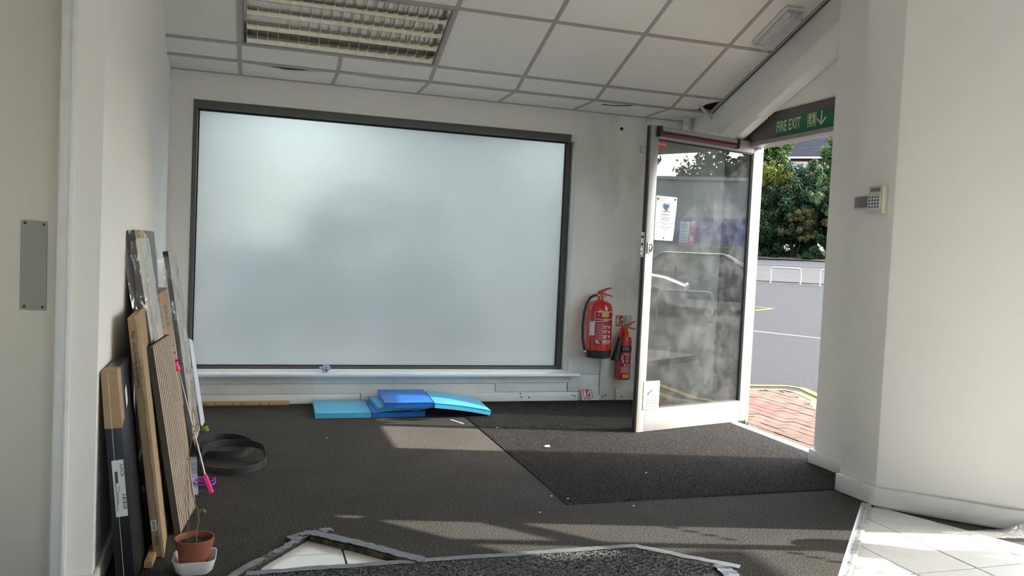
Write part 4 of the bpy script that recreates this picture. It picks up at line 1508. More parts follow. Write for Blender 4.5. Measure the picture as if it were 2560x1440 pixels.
# 1 black flat-pack carton
b1 = thing('flat_pack_carton', (-.37, 2.9, 0), 'black flat carton with a brown top end and white label, nearest the camera', 'box', 'boards leaning on the left wall')
Y1 = 2.742
Q1 = [(-.386, .003), (-.330, .003), (-.402, .704), (-.446, .700)]
def f1(a, b, d=0.0):
    """point on the near face: a across 0..1, b up 0..1"""
    l = V(Q1[0][0], Y1 - d, Q1[0][1]).lerp(V(Q1[3][0], Y1 - d, Q1[3][1]), b)
    r_ = V(Q1[1][0], Y1 - d, Q1[1][1]).lerp(V(Q1[2][0], Y1 - d, Q1[2][1]), b)
    return l.lerp(r_, a)
lean(Q1, (-.010, .345, 0), Y1).build('carton_body', M['box_black'], b1, bevel=.003)
e = .0015
h = .745
bl_, br_, tr_, tl_ = f1(0, h) + V(-e, -e, 0), f1(1, h) + V(e, -e, 0), f1(1, 1) + V(e, -e, e), f1(0, 1) + V(-e, -e, e)
o1, o2 = V(-.003, .072, .018), V(-.003, .085, 0)
MB().hexa([bl_, br_, br_ + o1, bl_ + o1, tl_, tr_, tr_ + o2, tl_ + o2]).build('brown_end_cap', M['cardboard'], b1, bevel=.002)
MB().prism([f1(.28, .346, .0012), f1(.93, .350, .0012), f1(.93, .605, .0012), f1(.24, .601, .0012)], (0, -.0006, 0)).build('product_label', M['paper'], b1)
def l1(x, y):            # label text reads downwards
    return f1(.80 + y / .056, .555 - x / .7, .0022)
q = MB()
q.text('LACK', .0155, lambda x, y: f1(.80 + y / .056, .555 - x / .70, .0022))
for z0, z1 in ((.445, .448), (.440, .4415), (.430, .435), (.424, .4265), (.418, .420), (.408, .414), (.402, .404), (.396, .3985), (.388, .392), (.382, .385)):
    q.prism([f1(.70, z0, .0020), f1(.92, z0, .0020), f1(.92, z1, .0020), f1(.70, z1, .0020)], (0, -.0003, 0))
q.prism([f1(.40, .500, .002), f1(.54, .500, .002), f1(.54, .552, .002), f1(.40, .552, .002)], (0, -.0003, 0))
for a0, z0, z1 in ((.56, .46, .472), (.56, .475, .484), (.45, .40, .46), (.38, .372, .55)):
    q.prism([f1(a0, z0, .002), f1(a0 + .03, z0, .002), f1(a0 + .03, z1, .002), f1(a0, z1, .002)], (0, -.0003, 0))
q.build('label_print', M['print_dark'], b1, smooth=0)
fa = lambda y, b: V(Q1[1][0] - .010 * (y - Y1) / .345, y, 0).lerp(V(Q1[2][0] - .010 * (y - Y1) / .345, y, .704), b) + V(.0015, 0, 0)
MB().prism([fa(2.875, .800), fa(2.915, .815), fa(2.915, .900), fa(2.875, .885)], (.0006, 0, 0)).build('side_sticker', M['paper'], b1)
q = MB()
q.tube([f1(.45, .0, .0015), f1(.43, .5, .0015), f1(.42, .99, .0015)], .0007, 4)
q.build('film_seam', M['white_plastic'], b1)
# 2 long brown carton
b2 = thing('brown_carton', (-.29, 3.1, 0), 'tall thin brown carton with dark printed words along its edge', 'box', 'boards leaning on the left wall')
Y2 = 3.03
Q2 = [(-.311, .002), (-.276, .002), (-.383, .858), (-.416, .842)]
def f2(a, b, d=0.0):
    l = V(Q2[0][0], Y2 - d, Q2[0][1]).lerp(V(Q2[3][0], Y2 - d, Q2[3][1]), b)
    r_ = V(Q2[1][0], Y2 - d, Q2[1][1]).lerp(V(Q2[2][0], Y2 - d, Q2[2][1]), b)
    return l.lerp(r_, a)
lean(Q2, (-.022, .36, -.004), Y2).build('carton_body', M['cardboard'], b2, bevel=.002)
pts = [f2(1.02, 0, .0012), f2(1.02, .995, .0012)]
for k in range(60, -1, -1):
    pts.append(f2(.70 + (.06 if k % 2 else 0) + .05 * math.sin(k * .7), .995 * k / 60, .0012))
MB().prism(pts, (0, -.0008, 0)).build('torn_flap', pm('pale_inner_cardboard', (.44, .33, .21), .85), b2, smooth=0)
q = MB()
q.text('Breakfast Bar Backing Panel   28kg', .0150, lambda x, y: f2(.34 - y / .035, .825 + x / .90, .0022))
q.build('printed_words', M['print_dark'], b2, smooth=0, fix=False)
q = MB()
q.text('Panel', .016, lambda x, y: f2(.45 - y / .035, .070 + x / .90, .0022))
q.build('printed_words', M['print_dark'], b2, smooth=0, fix=False)
lb2 = MB().prism([f2(.10, .112, .0022), f2(.62, .116, .0022), f2(.60, .160, .0022), f2(.08, .156, .0022)], (0, -.0004, 0)).build('barcode_label', M['paper'], b2)
q = MB()
for k in range(7):
    z = .119 + .0055 * k
    q.prism([f2(.20, z, .003), f2(.52, z, .003), f2(.52, z + .0028, .003), f2(.20, z + .0028, .003)], (0, -.0003, 0))
q.build('barcode_print', M['print_dark'], lb2, smooth=0)

# pine block at its foot
q = MB().hexa([(-.332, 2.935, .002), (-.306, 2.935, .002), (-.300, 3.14, .002), (-.326, 3.14, .002), (-.332, 2.935, .024), (-.306, 2.935, .024), (-.300, 3.14, .024), (-.326, 3.14, .024)]).build('pine_batten', M['pine'], bevel=.001)
tag(q, 'short raw pine batten on the floor at the foot of the brown carton', 'batten')

# 3 slatted oak panel, turned a little towards the camera
def slat_panel(name, label, yb, xb, xt, zt, far, nsl, sw, depth, wood, back_t=.010, group=True):
    """xb/xt: x of the front face's near edge at the foot and the top; far: offset to the far edge"""
    r = thing(name, (xb, yb, 0), label, 'panel', 'boards leaning on the left wall')
    A, B = V(xb, yb, .003), V(xt, yb, zt)
    fv = Vector(far)
    upv = (B - A)
    nrm = fv.cross(upv).normalized()
    if nrm.x < 0:
        nrm = -nrm
    MB().slab(A - nrm * (back_t + depth), fv, upv, nrm * back_t).build('felt_backing', M['felt'], r)
    for k in range(nsl):
        u = (k + .5 * (1 - sw)) / nsl
        MB().slab(A + fv * u - nrm * depth, fv * (sw / nsl), upv, nrm * depth).build('slat', M[wood], r, smooth=0)
    MB().slab(A - nrm * (depth + back_t) - fv.normalized() * .0012, fv.normalized() * .0012, upv, nrm * (depth + back_t)).build('dark_edge', M['felt_edge'], r)
    return r, A, fv, upv, nrm


slat_panel('slat_panel', 'oak slat acoustic panel with black grooves, unwrapped, behind the flower pot', 3.262, -.243, -.359, .716, (.036, .295, .015), 12, .52, .012, 'slat')
w1r, A, fv, up_, nr = slat_panel('slat_panel', 'tall plastic wrapped slat panel with a cardboard top, leaning in the middle of the stack', 3.40, -.260, -.451, 1.146, (-.012, .50, .004), 1, 1.0, .012, 'oak_grey')
MB().slab(A + up_ * .972 - nr * .022, fv * 1.0, up_ * .0285, nr * .0235).build('cardboard_cap', M['cardboard'], w1r, bevel=.001)
MB().slab(A + up_ * .965 - nr * .024 - fv * .012, fv * .010, up_ * .036, nr * .026).build('black_corner', M['black'], w1r)


def wrap(root, A, fv, up, nr, b0, b1, back, seed, mat='film', puff=.006):
    """crumpled plastic sleeve round a board, open at both ends"""
    r = random.Random(seed)
    n, m = 26, 24
    ph = [r.uniform(0, 6.28) for _ in range(6)]
    fl_ = fv.length
    per = []
    for k in range(n):
        t = k / n
        if t < .42:
            per.append((t / .42, .0, 1))
        elif t < .5:
            per.append((1 + .012, -(t - .42) / .08 * back, 0))
        elif t < .92:
            per.append((1 - (t - .5) / .42, -back, -1))
        else:
            per.append((-.012, -back + (t - .92) / .08 * back, 0))
    vs, fs = [], []
    for j in range(m + 1):
        b = b0 + (b1 - b0) * j / m
        for k, (u, d, s) in enumerate(per):
            wob = puff * (1 + .7 * math.sin(9 * b + ph[0] + 7 * u) + .6 * math.sin(23 * b + ph[1] - 11 * u) + .5 * r.uniform(-1, 1))
            p = A + up * (b + .012 * math.sin(5 * u * 3 + ph[2]) * (1 if j in (0, m) else 0)) + fv * u + nr * d
            p = p + nr * (s * wob) + fv.normalized() * (wob * 1.4 * (1 if u > .99 else (-1 if u < .01 else 0)))
            vs.append(p)
    for j in range(m):
        for k in range(n):
            k2 = (k + 1) % n
            fs.append((j * n + k, j * n + k2, (j + 1) * n + k2, (j + 1) * n + k))
    return MB().add(vs, fs).build('plastic_wrap', M[mat], root, smooth=60)


wrap(w1r, A, fv, up_, nr, .60, .992, .026, 3, 'film')
# loose end of the film standing off the near edge
MB().sheet(lambda u, v: (A + up_ * (.62 + .37 * v) - nr * (.026 + .006 * u) - fv.normalized() * (.004 + (.050 - .03 * (1 - v)) * u) + V(-.012 * u, 0, .006 * math.sin(9 * v)), V(.6, -.8, 0)), 5, 14, .0008).build('loose_film', M['film'], w1r)

gb = thing('grey_board', (-.40, 4.1, 0), 'plain dark grey board standing behind the wrapped slat panel', 'board', 'boards leaning on the left wall')
lean([(-.368, .003), (-.350, .003), (-.466, 1.150), (-.484, 1.150)], (-.012, .34, 0), 3.93).build('board_body', M['grey_board'], gb, bevel=.001)

b3 = thing('brown_carton', (-.40, 4.0, 0), 'plain brown carton with small print, wedged behind the oak slat panel', 'box', 'boards leaning on the left wall')
Q3 = [(-.328, .003), (-.285, .003), (-.418, .868), (-.461, .868)]
lean(Q3, (-.020, .58, -.006), 3.96).build('carton_body', M['cardboard'], b3, bevel=.003)
q = MB()
fr3 = lambda y, z: V(-.285 - .133 * (z / .868) - .020 * (y - 3.96) / .58 + .0012, y, z)
for y0 in (4.20, 4.235, 4.27, 4.31):
    for k in range(4):
        z = .70 + .028 * k - .1 * (y0 - 4.2)
        q.prism([fr3(y0, z), fr3(y0 + .022, z), fr3(y0 + .022, z + .018), fr3(y0, z + .018)], (.0004, 0, 0))
q.build('printed_lines', M['print_grey'], b3, smooth=0)
MB().hexa([(-.461, 3.959, .868), (-.418, 3.959, .868), (-.438, 4.54, .862), (-.481, 4.54, .862), (-.461, 3.959, .872), (-.415, 3.959, .872), (-.435, 4.54, .866), (-.481, 4.54, .866)]).build('tape_strip', M['tape'], b3)

w2r, A, fv, up_, nr = slat_panel('slat_panel', 'plastic wrapped slat panel nearest the window, leaning in front of a white sheet', 4.644, -.289, -.449, 1.050, (.001, .42, .004), 1, 1.0, .012, 'oak_grey')
wrap(w2r, A, fv, up_, nr, .02, .985, .024, 8, 'film2', .004)
MB().slab(A + up_ * .975 - nr * .026 - fv * .012, fv * .020, up_ * .028, nr * .026).build('black_corner', M['black'], w2r)
MB().sheet(lambda u, v: (A + up_ * (.82 + .15 * v) - nr * (.03 + .03 * math.sin(3 * u)) - fv.normalized() * (.05 * u * (1 - .5 * v)) + V(-.03 * u, 0, -.02 * u), V(.5, -.85, 0)), 6, 8, .0008).build('loose_film', M['film2'], w2r)

ws = thing('white_sheet', (-.3, 5.15, 0), 'thin bluish white sheet leaning at the far end of the stack by the window', 'sheet', 'boards leaning on the left wall')
MB().prism([(-.283, 5.09, .03), (-.280, 5.12, .008), (-.272, 5.25, .01), (-.356, 5.25, .51), (-.366, 5.09, .54)], (-.004, 0, -.0005)).build('sheet_body', M['foam_white'], ws)

# telescopic duster with a pink handle
du = thing('telescopic_duster', (-.2, 3.85, 0), 'thin telescopic duster with a hot pink handle propped on the stack', 'duster')
h0, h1, h2 = V(-.155, 3.745, .010), V(-.1905, 3.825, .070), V(-.322, 3.93, .525)
MB().tube([h0, h0.lerp(h1, .08), h0.lerp(h1, .92), h1], [.0075, .0095, .0095, .007], 12).build('handle', M['pink'], du)
MB().tube([h1, h1.lerp(h2, .30)], .0042, 8).build('rod', M['rod'], du)
MB().tube([h1.lerp(h2, .30), h2], .0030, 8).build('rod', M['rod'], du)
MB().tube([h1.lerp(h2, .295), h1.lerp(h2, .305)], .0050, 8).build('rod_collar', M['galv'], du)
r = random.Random(21)
q = MB()
for k in range(26):
    t = r.uniform(0, 1)
    p = h2.lerp(V(-.409, 3.93, .716), t)
    a = r.uniform(0, 6.28)
    d = V(math.cos(a) * .020, math.sin(a) * .02, r.uniform(-.015, .02))
    s = V(-d.y, d.x, 0).normalized() * .012
    q.add([p - s, p + s, p + d + s * .8, p + d - s * .8], [(0, 1, 2, 3)])
q.tube([h2, V(-.366, 3.93, .62), V(-.409, 3.93, .716)], .012, 8)
q.build('duster_head', M['pink'], du, smooth=60, fix=False)

# purple wire hoops and the blue strip on the floor
q = MB()
for k, (cx, cy, rr_, z) in enumerate(((-.195, 3.93, .045, .006), (-.200, 3.915, .05, .014), (-.192, 3.925, .042, .024))):
    q.tube([(cx + rr_ * math.cos(t * .3142), cy + rr_ * .95 * math.sin(t * .3142), z + .004 * math.sin(t * .6 + k)) for t in range(20)], .0028, 6, closed=True)
q = q.build('purple_cable', M['purple'])
tag(q, 'small coil of purple cable on the carpet beside the pink handle', 'cable')
q = MB().prism([(-.300, 4.42, .001), (-.262, 4.42, .001), (-.212, 3.755, .001), (-.252, 3.755, .001)], (0, 0, .004)).build('blue_strip', M['strip_blue'], bevel=.0006, seg=1)
tag(q, 'blue grey flat strip lying on the carpet beside the slat panel', 'strip')
hl = MB()
for k in range(5):
    y = 3.80 + .12 * k
    hl.lathe((-.232 - (y - 3.755) * .073, y, .005), [(.004, 0), (.004, .0004)], 8)
hl.build('holes', M['print_dark'], q, kind='stuff')

# black edging strip in loose coils
def coil(name, pts, h, label):
    n = len(pts)
    P = [V(*p) for p in pts]
    mb = MB()
    def fn(u, v):
        q_ = min(u * (n - 1), n - 1 - 1e-6)
        i = int(q_)
        p = P[i].lerp(P[i + 1], q_ - i)
        d = (P[i + 1] - P[i]).normalized()
        nn_ = V(d.y, -d.x, 0).normalized()
        return p + V(0, 0, h * v), nn_
    mb.sheet(fn, n - 1, 1, .0022)
    return mb
pts = []
for k in range(61):
    t = k / 60 * 2 * math.pi * 1.55 + 2.6
    g = k / 60
    pts.append((-.132 + (.150 - .006 * g) * math.cos(t) + .005 * g, 4.545 + (.205 - .012 * g) * math.sin(t), .002 + .016 * max(0, math.sin(t - .5)) * g + .012 * g))
q = coil('edging_coil', pts, .034, '').build('edging_coil', M['strip_black'], smooth=50)
tag(q, 'black edging strip coiled on the carpet, farther loop touching the stack', 'edging strip', 'coiled black edging strips')
pts = []
for k in range(49):
    t = k / 48 * 2 * math.pi * 1.12 + 2.2
    pts.append((-.080 + .158 * math.cos(t), 4.245 + .200 * math.sin(t), .0015 + .010 * (k / 48) + .040 * min(1, max(0, (math.sin(t) - .15) / .3))))
q = coil('edging_coil', pts, .034, '').build('edging_coil', M['strip_black'], smooth=50)
tag(q, 'black edging strip coiled on the carpet, nearer loop lying flat in front', 'edging strip', 'coiled black edging strips')

# ------------------------------------------------------------------ plant pot
sau = thing('saucer_bowl', (-.168, 2.89, 0), 'square white glazed bowl under the terracotta plant pot', 'bowl')
def rsq(cx, cy, hw, rad, z, n=6):
    P = []
    for sx_, sy_, a0 in ((1, 1, 0), (-1, 1, 90), (-1, -1, 180), (1, -1, 270)):
        for k in range(n + 1):
            a = math.radians(a0 + 90 * k / n)
            P.append(V(cx + sx_ * (hw - rad) + rad * math.cos(a), cy + sy_ * (hw - rad) + rad * math.sin(a), z))
    return P
rings = [(.036, .02, .003), (.048, .025, .001), (.060, .028, .016), (.0685, .03, .050), (.0690, .03, .0525), (.0665, .03, .0525), (.058, .026, .018), (.045, .02, .007), (.02, .012, .007)]
q = MB()
m_ = None
for hw, rad, z in rings:
    P = rsq(-.168, 2.89, hw, rad, z + .0005)
    m_ = len(P)
    q.v += [tuple(p) for p in P]
for j in range(len(rings) - 1):
    for k in range(m_):
        q.f.append((j * m_ + k, j * m_ + (k + 1) % m_, (j + 1) * m_ + (k + 1) % m_, (j + 1) * m_ + k))
q.f.append(tuple(range(m_ - 1, -1, -1)))
q.f.append(tuple((len(rings) - 1) * m_ + k for k in range(m_)))
q.build('bowl_body', M['ceramic'], sau, smooth=50)
pot = thing('potted_plant', (-.172, 2.897, .009), 'terracotta pot with bare stems and two yellow green leaves in the white bowl', 'plant')
PC = (-.171, 2.897)
MB().lathe((*PC, 0), [(.040, .010), (.043, .0095), (.0555, .083), (.0595, .084), (.0635, .110), (.0635, .1135), (.0600, .1135), (.0575, .100), (.0575, .088), (.05, .088)], 40).build('pot', M['terracotta'], pot)
MB().lathe((*PC, 0), [(.0, .096), (.03, .098), (.050, .094), (.0575, .091)], 24).build('compost', M['soil'], pot)
r = random.Random(4)
def stem(pts, r0, r1, name='stem'):
    P = [V(*p) for p in pts]
    n = len(P)
    return MB().tube(P, [r0 + (r1 - r0) * k / (n - 1) for k in range(n)], 6).build(name, M['stem'], pot)
stem([(-.165, 2.900, .093), (-.166, 2.902, .13), (-.160, 2.905, .165), (-.163, 2.902, .20), (-.172, 2.90, .225), (-.183, 2.90, .27), (-.192, 2.905, .33), (-.197, 2.905, .37), (-.196, 2.905, .41), (-.188, 2.905, .455), (-.180, 2.905, .482), (-.176, 2.905, .497), (-.165, 2.903, .502)], .0026, .0012)
stem([(-.186, 2.905, .093), (-.190, 2.91, .15), (-.196, 2.92, .23), (-.201, 2.92, .31), (-.205, 2.92, .37), (-.200, 2.92, .395)], .0016, .0007)
stem([(-.192, 2.89, .093), (-.196, 2.90, .16), (-.204, 2.90, .24), (-.206, 2.90, .30)], .0012, .0006)
stem([(-.181, 2.905, .485), (-.195, 2.905, .500), (-.213, 2.903, .508)], .0014, .0008, 'twig')
stem([(-.176, 2.905, .495), (-.166, 2.902, .500), (-.158, 2.90, .492)], .0010, .0008, 'twig')
stem([(-.170, 2.90, .216), (-.164, 2.90, .210), (-.155, 2.90, .203)], .0012, .0008, 'twig')
def leaf(c, s, rot, tilt, name='leaf'):
    P = []
    for k in range(24):
        a = 2 * math.pi * k / 24
        rad = s * (.84 + .13 * math.cos(5 * a) + .10 * math.cos(a))
        P.append((rad * math.cos(a), rad * math.sin(a)))
    c = V(*c)
    ex = V(math.cos(rot), 0, math.sin(rot))
    ey = V(-math.sin(rot) * math.cos(tilt), -math.sin(tilt), math.cos(rot) * math.cos(tilt))
    nn_ = ex.cross(ey).normalized()
    vs = [c] + [c + ex * a + ey * b + nn_ * .004 * math.sin(3 * (a + b) / s) for a, b in P]
    q_ = MB().add(vs, [(0, k, k % 24 + 1) for k in range(1, 25)])
    ob = q_.build(name, M['leaf_y'], pot, smooth=60, fix=False)
    so_ = ob.modifiers.new('thickness', 'SOLIDIFY')
    so_.thickness = .0005
leaf((-.150, 2.898, .483), .0145, -.35, .35)
leaf((-.1495, 2.898, .201), .0130, -.2, .7)
q = MB()
for k in range(10):
    p = V(-.2 + r.uniform(0, .06), 2.875 + r.uniform(0, .04), .096)
    d = V(r.uniform(-1, 1), r.uniform(-1, 1), r.uniform(0, .6)).normalized() * .014
    q.tube([p, p + d], .0011, 4)
q.build('dry_twigs', M['stem'], pot, kind='stuff')

# ------------------------------------------------------------------ blue folding mat
fm = thing('folding_mat', (.95, 5.55, 0), 'blue folding exercise mat lying half folded on the carpet under the window', 'mat')
def cushion(c, ux, uy, uz, mat, name='mat_panel', puff=.006, sagx=0.0):
    """soft padded panel: corner c, edge vectors"""
    c, ux, uy, uz = Vector(c), Vector(ux), Vector(uy), Vector(uz)
    nrm = ux.cross(uy).normalized()
    top = lambda u, v: c + ux * u + uy * v + uz + nrm * (puff * (1 - (2 * u - 1) ** 6) * (1 - (2 * v - 1) ** 6) - sagx * math.sin(math.pi * u))
    bot = lambda u, v: c + ux * u + uy * v - nrm * (sagx * math.sin(math.pi * u))
    n, m = 12, 8
    W_ = n + 1
    T = [top(i / n, j / m) for j in range(m + 1) for i in range(n + 1)]
    Bo = [bot(i / n, j / m) for j in range(m + 1) for i in range(n + 1)]
    N_ = len(T)
    fs = [(j * W_ + i, j * W_ + i + 1, (j + 1) * W_ + i + 1, (j + 1) * W_ + i) for j in range(m) for i in range(n)]
    fs += [tuple(N_ + k for k in reversed(f)) for f in fs]
    rim = list(range(n)) + [j * W_ + n for j in range(m)] + [m * W_ + i for i in range(n, 0, -1)] + [j * W_ for j in range(m, 0, -1)]
    for k in range(len(rim)):
        a_, b_ = rim[k], rim[(k + 1) % len(rim)]
        fs.append((b_, a_, N_ + a_, N_ + b_))
    ob = MB().add(T + Bo, fs).build(name, M[mat], fm, smooth=60)
    # piping along the near top edge
    MB().tube([c + uz + ux * (k / 10) - nrm * (sagx * math.sin(math.pi * k / 10)) for k in range(11)], .0028, 6).build('piping', M[mat], ob)
    return ob
cushion((.392, 5.335, .001), (.362, -.004, 0), (.012, .475, 0), (0, 0, .032), 'blue_lt')
cushion((.760, 5.335, .001), (.355, .008, 0), (.012, .470, 0), (0, 0, .030), 'blue_dk')
cushion((.805, 5.340, .036), (.34, .03, .012), (-.02, .43, 0), (0, 0, .028), 'blue_lt')
cushion((.835, 5.300, .070), (.320, -.030, .004), (.015, .450, .010), (0, 0, .034), 'blue_dk')
cushion((1.160, 5.262, .074), (.398, .030, -.062), (.020, .445, .004), (.004, 0, .032), 'blue_lt', sagx=-.006)
MB().sheet(lambda u, v: (V(1.02 + .10 * u, 5.345 + .03 * v, .034 + .028 * v * (1 - u) + .006 * math.sin(7 * u)), V(0, -.5, .85)), 8, 3, .002).build('loose_cover', M['blue_lt'], fm)

# ------------------------------------------------------------------ small things on the floor and sill
q = MB().box(-.40, 5.800, .001, .249, 5.836, .026).build('pine_batten', M['pine'], bevel=.0015)
tag(q, 'long raw pine batten lying along the baseboard under the window', 'batten')
kn = MB()
for x in (-.30, -.24, -.13, -.07, .05, .11):
    kn.box(x, 5.7985, .003, x + .006, 5.7998, .024)
kn.build('saw_marks', pm('dark_pine_mark', (.20, .13, .06), .8), q, kind='stuff')


def crumpled(name, c, s, seed, mat, label, cat):
    bm = bmesh.new()
    bmesh.ops.create_icosphere(bm, subdivisions=3, radius=1)
    r_ = random.Random(seed)
    ds = [(V(r_.gauss(0, 1), r_.gauss(0, 1), r_.gauss(0, 1)).normalized(), r_.uniform(.5, .95)) for _ in range(16)]
    for v in bm.verts:
        k = 1.0
        for d_, h_ in ds:
            t_ = v.co.dot(d_)
            if t_ > h_ * k * .8:
                k = min(k, h_ / max(t_, .2) + .12 * math.sin(9 * v.co.x + seed))
        v.co *= k
        v.co = V(v.co.x * s[0], v.co.y * s[1], v.co.z * s[2])
    zm = min(v.co.z for v in bm.verts)
    for v in bm.verts:
        v.co += V(c[0], c[1], c[2] - zm)
    me_ = bpy.data.meshes.new(name)
    bm.to_mesh(me_)
    bm.free()
    me_.materials.append(mat)
    ob = bpy.data.objects.new(name, me_)
    COL.objects.link(ob)
    return tag(ob, label, cat)


crumpled('plastic_scrap', (.482, 5.822, .2285), (.048, .030, .036), 4, M['crumple'], 'crumpled blue grey plastic scrap sitting on the window sill', 'scrap')
crumpled('paper_scrap', (1.645, 4.385, .009), (.026, .014, .008), 9, M['paper'], 'small white paper scrap on the ribbed mat in the sunlight', 'litter')
q = MB().prism([(1.258, 5.222, .001), (1.272, 5.228, .001), (1.325, 5.092, .001), (1.312, 5.086, .001)], (0, 0, .0015)).build('paper_strip', M['paper'])
tag(q, 'thin white paper strip on the carpet in front of the blue mat', 'litter')
fk0 = None
for k, (x, y) in enumerate(((1.50, 4.93), (1.345, 3.50), (1.40, 3.43), (1.98, 3.79), (1.67, 3.30), (1.21, 3.28), (2.36, 2.63), (.42, 4.78))):
    z = .0062 if 1.39 < x < 3 and y > 3.4 else .0005
    if fk0 is None:
        fk0 = MB().prism([(x - .006, y, z), (x + .004, y - .004, z), (x + .007, y + .003, z), (x - .002, y + .005, z)], (.001, 0, .003)).build('paper_fleck', M['paper'], smooth=0)
        fx = (x, y, z)
        o = fk0
    else:
        o = fk0.copy()
        COL.objects.link(o)
        o.location = (x - fx[0], y - fx[1], z - fx[2])
    tag(o, 'tiny white paper fleck ' + ('on the ribbed mat in the far sunlit strip', 'on the carpet just left of the mat corner', 'on the front left corner of the ribbed mat', 'in the middle of the shaded ribbed mat', 'on the carpet just in front of the ribbed mat', 'on the carpet left of and nearer than the mat corner', 'on the sunlit carpet beside the aluminium floor trim', 'alone on the dark carpet left of the sunlit patch')[k], 'litter', 'paper flecks on the floor')

bag = thing('clear_plastic_bag', (3.19, 2.655, 0), 'crumpled clear plastic bag on the tiles at the right edge', 'bag')
q = MB()
r = random.Random(31)
ph = [r.uniform(0, 6.28) for _ in range(8)]
def bagf(u, v):
    x = 2.86 + .46 * u
    y = 2.655 + (.035 + .03 * u) * (v - .5) * 2 - .06 * (u - .7)
    hgt = (.004 + .055 * max(0, u - .62) / .38) * math.sin(math.pi * min(1, max(0, v)))
    z = .004 + hgt * (1 + .5 * math.sin(14 * u + ph[0] + 5 * v)) + .004 * abs(math.sin(31 * u + ph[1]) * math.sin(11 * v + ph[2]))
    return V(x, y, max(z, .001)), V(0, 0, 1)
q.sheet(bagf, 34, 12, .0006)
q.build('bag_film', mat_film('bag_film', (.97, .97, .97), .12, .9, 60, .08), bag)

# ------------------------------------------------------------------ outside
def gz(x, y):
    p = .6 * x + .8 * y
    if p < 14:
        return -.08
    if p < 30:
        return -.08 + (p - 14) * .034
    return .464 + (p - 30) * .075 if p < 46 else 1.664 + (p - 46) * .10


mb = MB()
mb.grid(lambda u, v: V(-45 + 135 * u, -60 + 140 * v, gz(-45 + 135 * u, -60 + 140 * v)), 90, 94)
tm = mb.build('car_park', M['tarmac'], smooth=0)
tag(tm, 'grey tarmac car park rising away beyond the open doorway', 'ground', kind='structure')


def strip_line(name, pts, width, mat, parent, h=.006, step=.6):
    P = []
    for i in range(len(pts) - 1):
        a, b = V(*pts[i], 0), V(*pts[i + 1], 0)
        n = max(1, int((b - a).length / step))
        for k in range(n):
            P.append(a.lerp(b, k / n))
    P.append(V(*pts[-1], 0))
    L_, R_ = [], []
    for i, p in enumerate(P):
        d = (P[min(i + 1, len(P) - 1)] - P[max(i - 1, 0)]).normalized()
        s = V(-d.y, d.x, 0) * width / 2
        for lst, q_ in ((L_, p + s), (R_, p - s)):
            lst.append(V(q_.x, q_.y, gz(q_.x, q_.y) + h))
    n = len(P)
    fs = [(i, i + 1, n + i + 1, n + i) for i in range(n - 1)]
    vs = L_ + R_
    vs2 = [p - V(0, 0, h + .004) for p in vs]
    fs += [(2 * n + i, 3 * n + i, 3 * n + i + 1, 2 * n + i + 1) for i in range(n - 1)]
    return MB().add(vs + vs2, fs).build(name, M[mat], parent, smooth=0)


strip_line('yellow_line', [(1.0, 7.02), (4.73, 6.94), (5.12, 6.90), (5.20, 6.75), (5.06, 6.30), (4.60, 5.25), (4.34, 4.45), (4.36, 4.1), (5.0, 3.1), (6.5, 1.6)], .085, 'yellow_line', tm, step=.25)
strip_line('yellow_line', [(1.0, 6.80), (4.57, 6.71), (4.93, 6.68), (4.98, 6.55), (4.86, 6.13), (4.40, 5.15), (4.14, 4.40), (4.16, 4.0), (4.8, 2.95), (6.3, 1.45)], .085, 'yellow_line', tm, step=.25)
strip_line('white_line', [(7.3, 14.1), (8.465, 12.347), (9.07, 11.45), (11.0, 8.6)], .10, 'white_line', tm)
strip_line('yellow_line', [(10.0, 17.25), (11.30, 16.80), (11.60, 16.30), (10.80, 15.83), (9.6, 16.0)], .12, 'yellow_line', tm, step=.3)
strip_line('yellow_line', [(14, -3.5), (9.0, .6)], .10, 'yellow_line', tm)

# kerb and brick apron outside the doorway
ap = [(3.405, 6.5), (3.405, 2.95), (3.75, 3.2), (4.02, 3.75), (3.98, 4.30), (4.22, 5.08), (4.64, 5.98), (4.76, 6.40), (4.62, 6.5)]
br = MB().prism([(x, y, -.12) for x, y in ap], (0, 0, .064)).build('brick_apron', M['grout'])
tag(br, 'red and tan brick paved apron just outside the open doorway', 'paving', kind='structure')
r = random.Random(17)
i = 0
x = 3.41
while x < 4.75:
    y = 2.95 - (.1 if i % 2 else 0)
    while y < 6.5:
        xm, yc = 3.3, y + .1
        for (ax, ay), (bx, by) in zip(ap[1:], ap[2:] + ap[:1]):
            if min(ay, by) <= yc <= max(ay, by) and abs(by - ay) > 1e-6:
                xm = max(xm, ax + (bx - ax) * (yc - ay) / (by - ay))
        x1_ = min(x + .096, xm - .004)
        p = [(x + .004, y + .004), (x1_, y + .004), (x1_, y + .196), (x + .004, y + .196)] if x1_ > x + .02 else []
        if len(p) >= 3:
            z = -.046 + r.uniform(-.0025, .0025)
            red = y > 5.3 and x < 4.05 + (y - 5.3) * .2
            MB().prism([(a, b, -.075) for a, b in p], (0, 0, .075 + z)).build('brick', M[r.choice(['brick_a', 'brick_a', 'brick_b'] if red else ['brick_b', 'brick_b', 'brick_c', 'brick_c', 'brick_c'])], br, smooth=0)
        y += .2
    x += .1
    i += 1
kb = sub('kerb', br)
ke = ap[2:]
for a, b in zip(ke[:-1], ke[1:]):
    a, b = V(*a, 0), V(*b, 0)
    d = (b - a).normalized()
    s = V(d.y, -d.x, 0) * .06
    MB().prism([a - V(0, 0, .12), b - V(0, 0, .12), b + s - V(0, 0, .12), a + s - V(0, 0, .12)], (0, 0, .068)).build('kerb_stone', M['concrete'], kb)
q = MB()
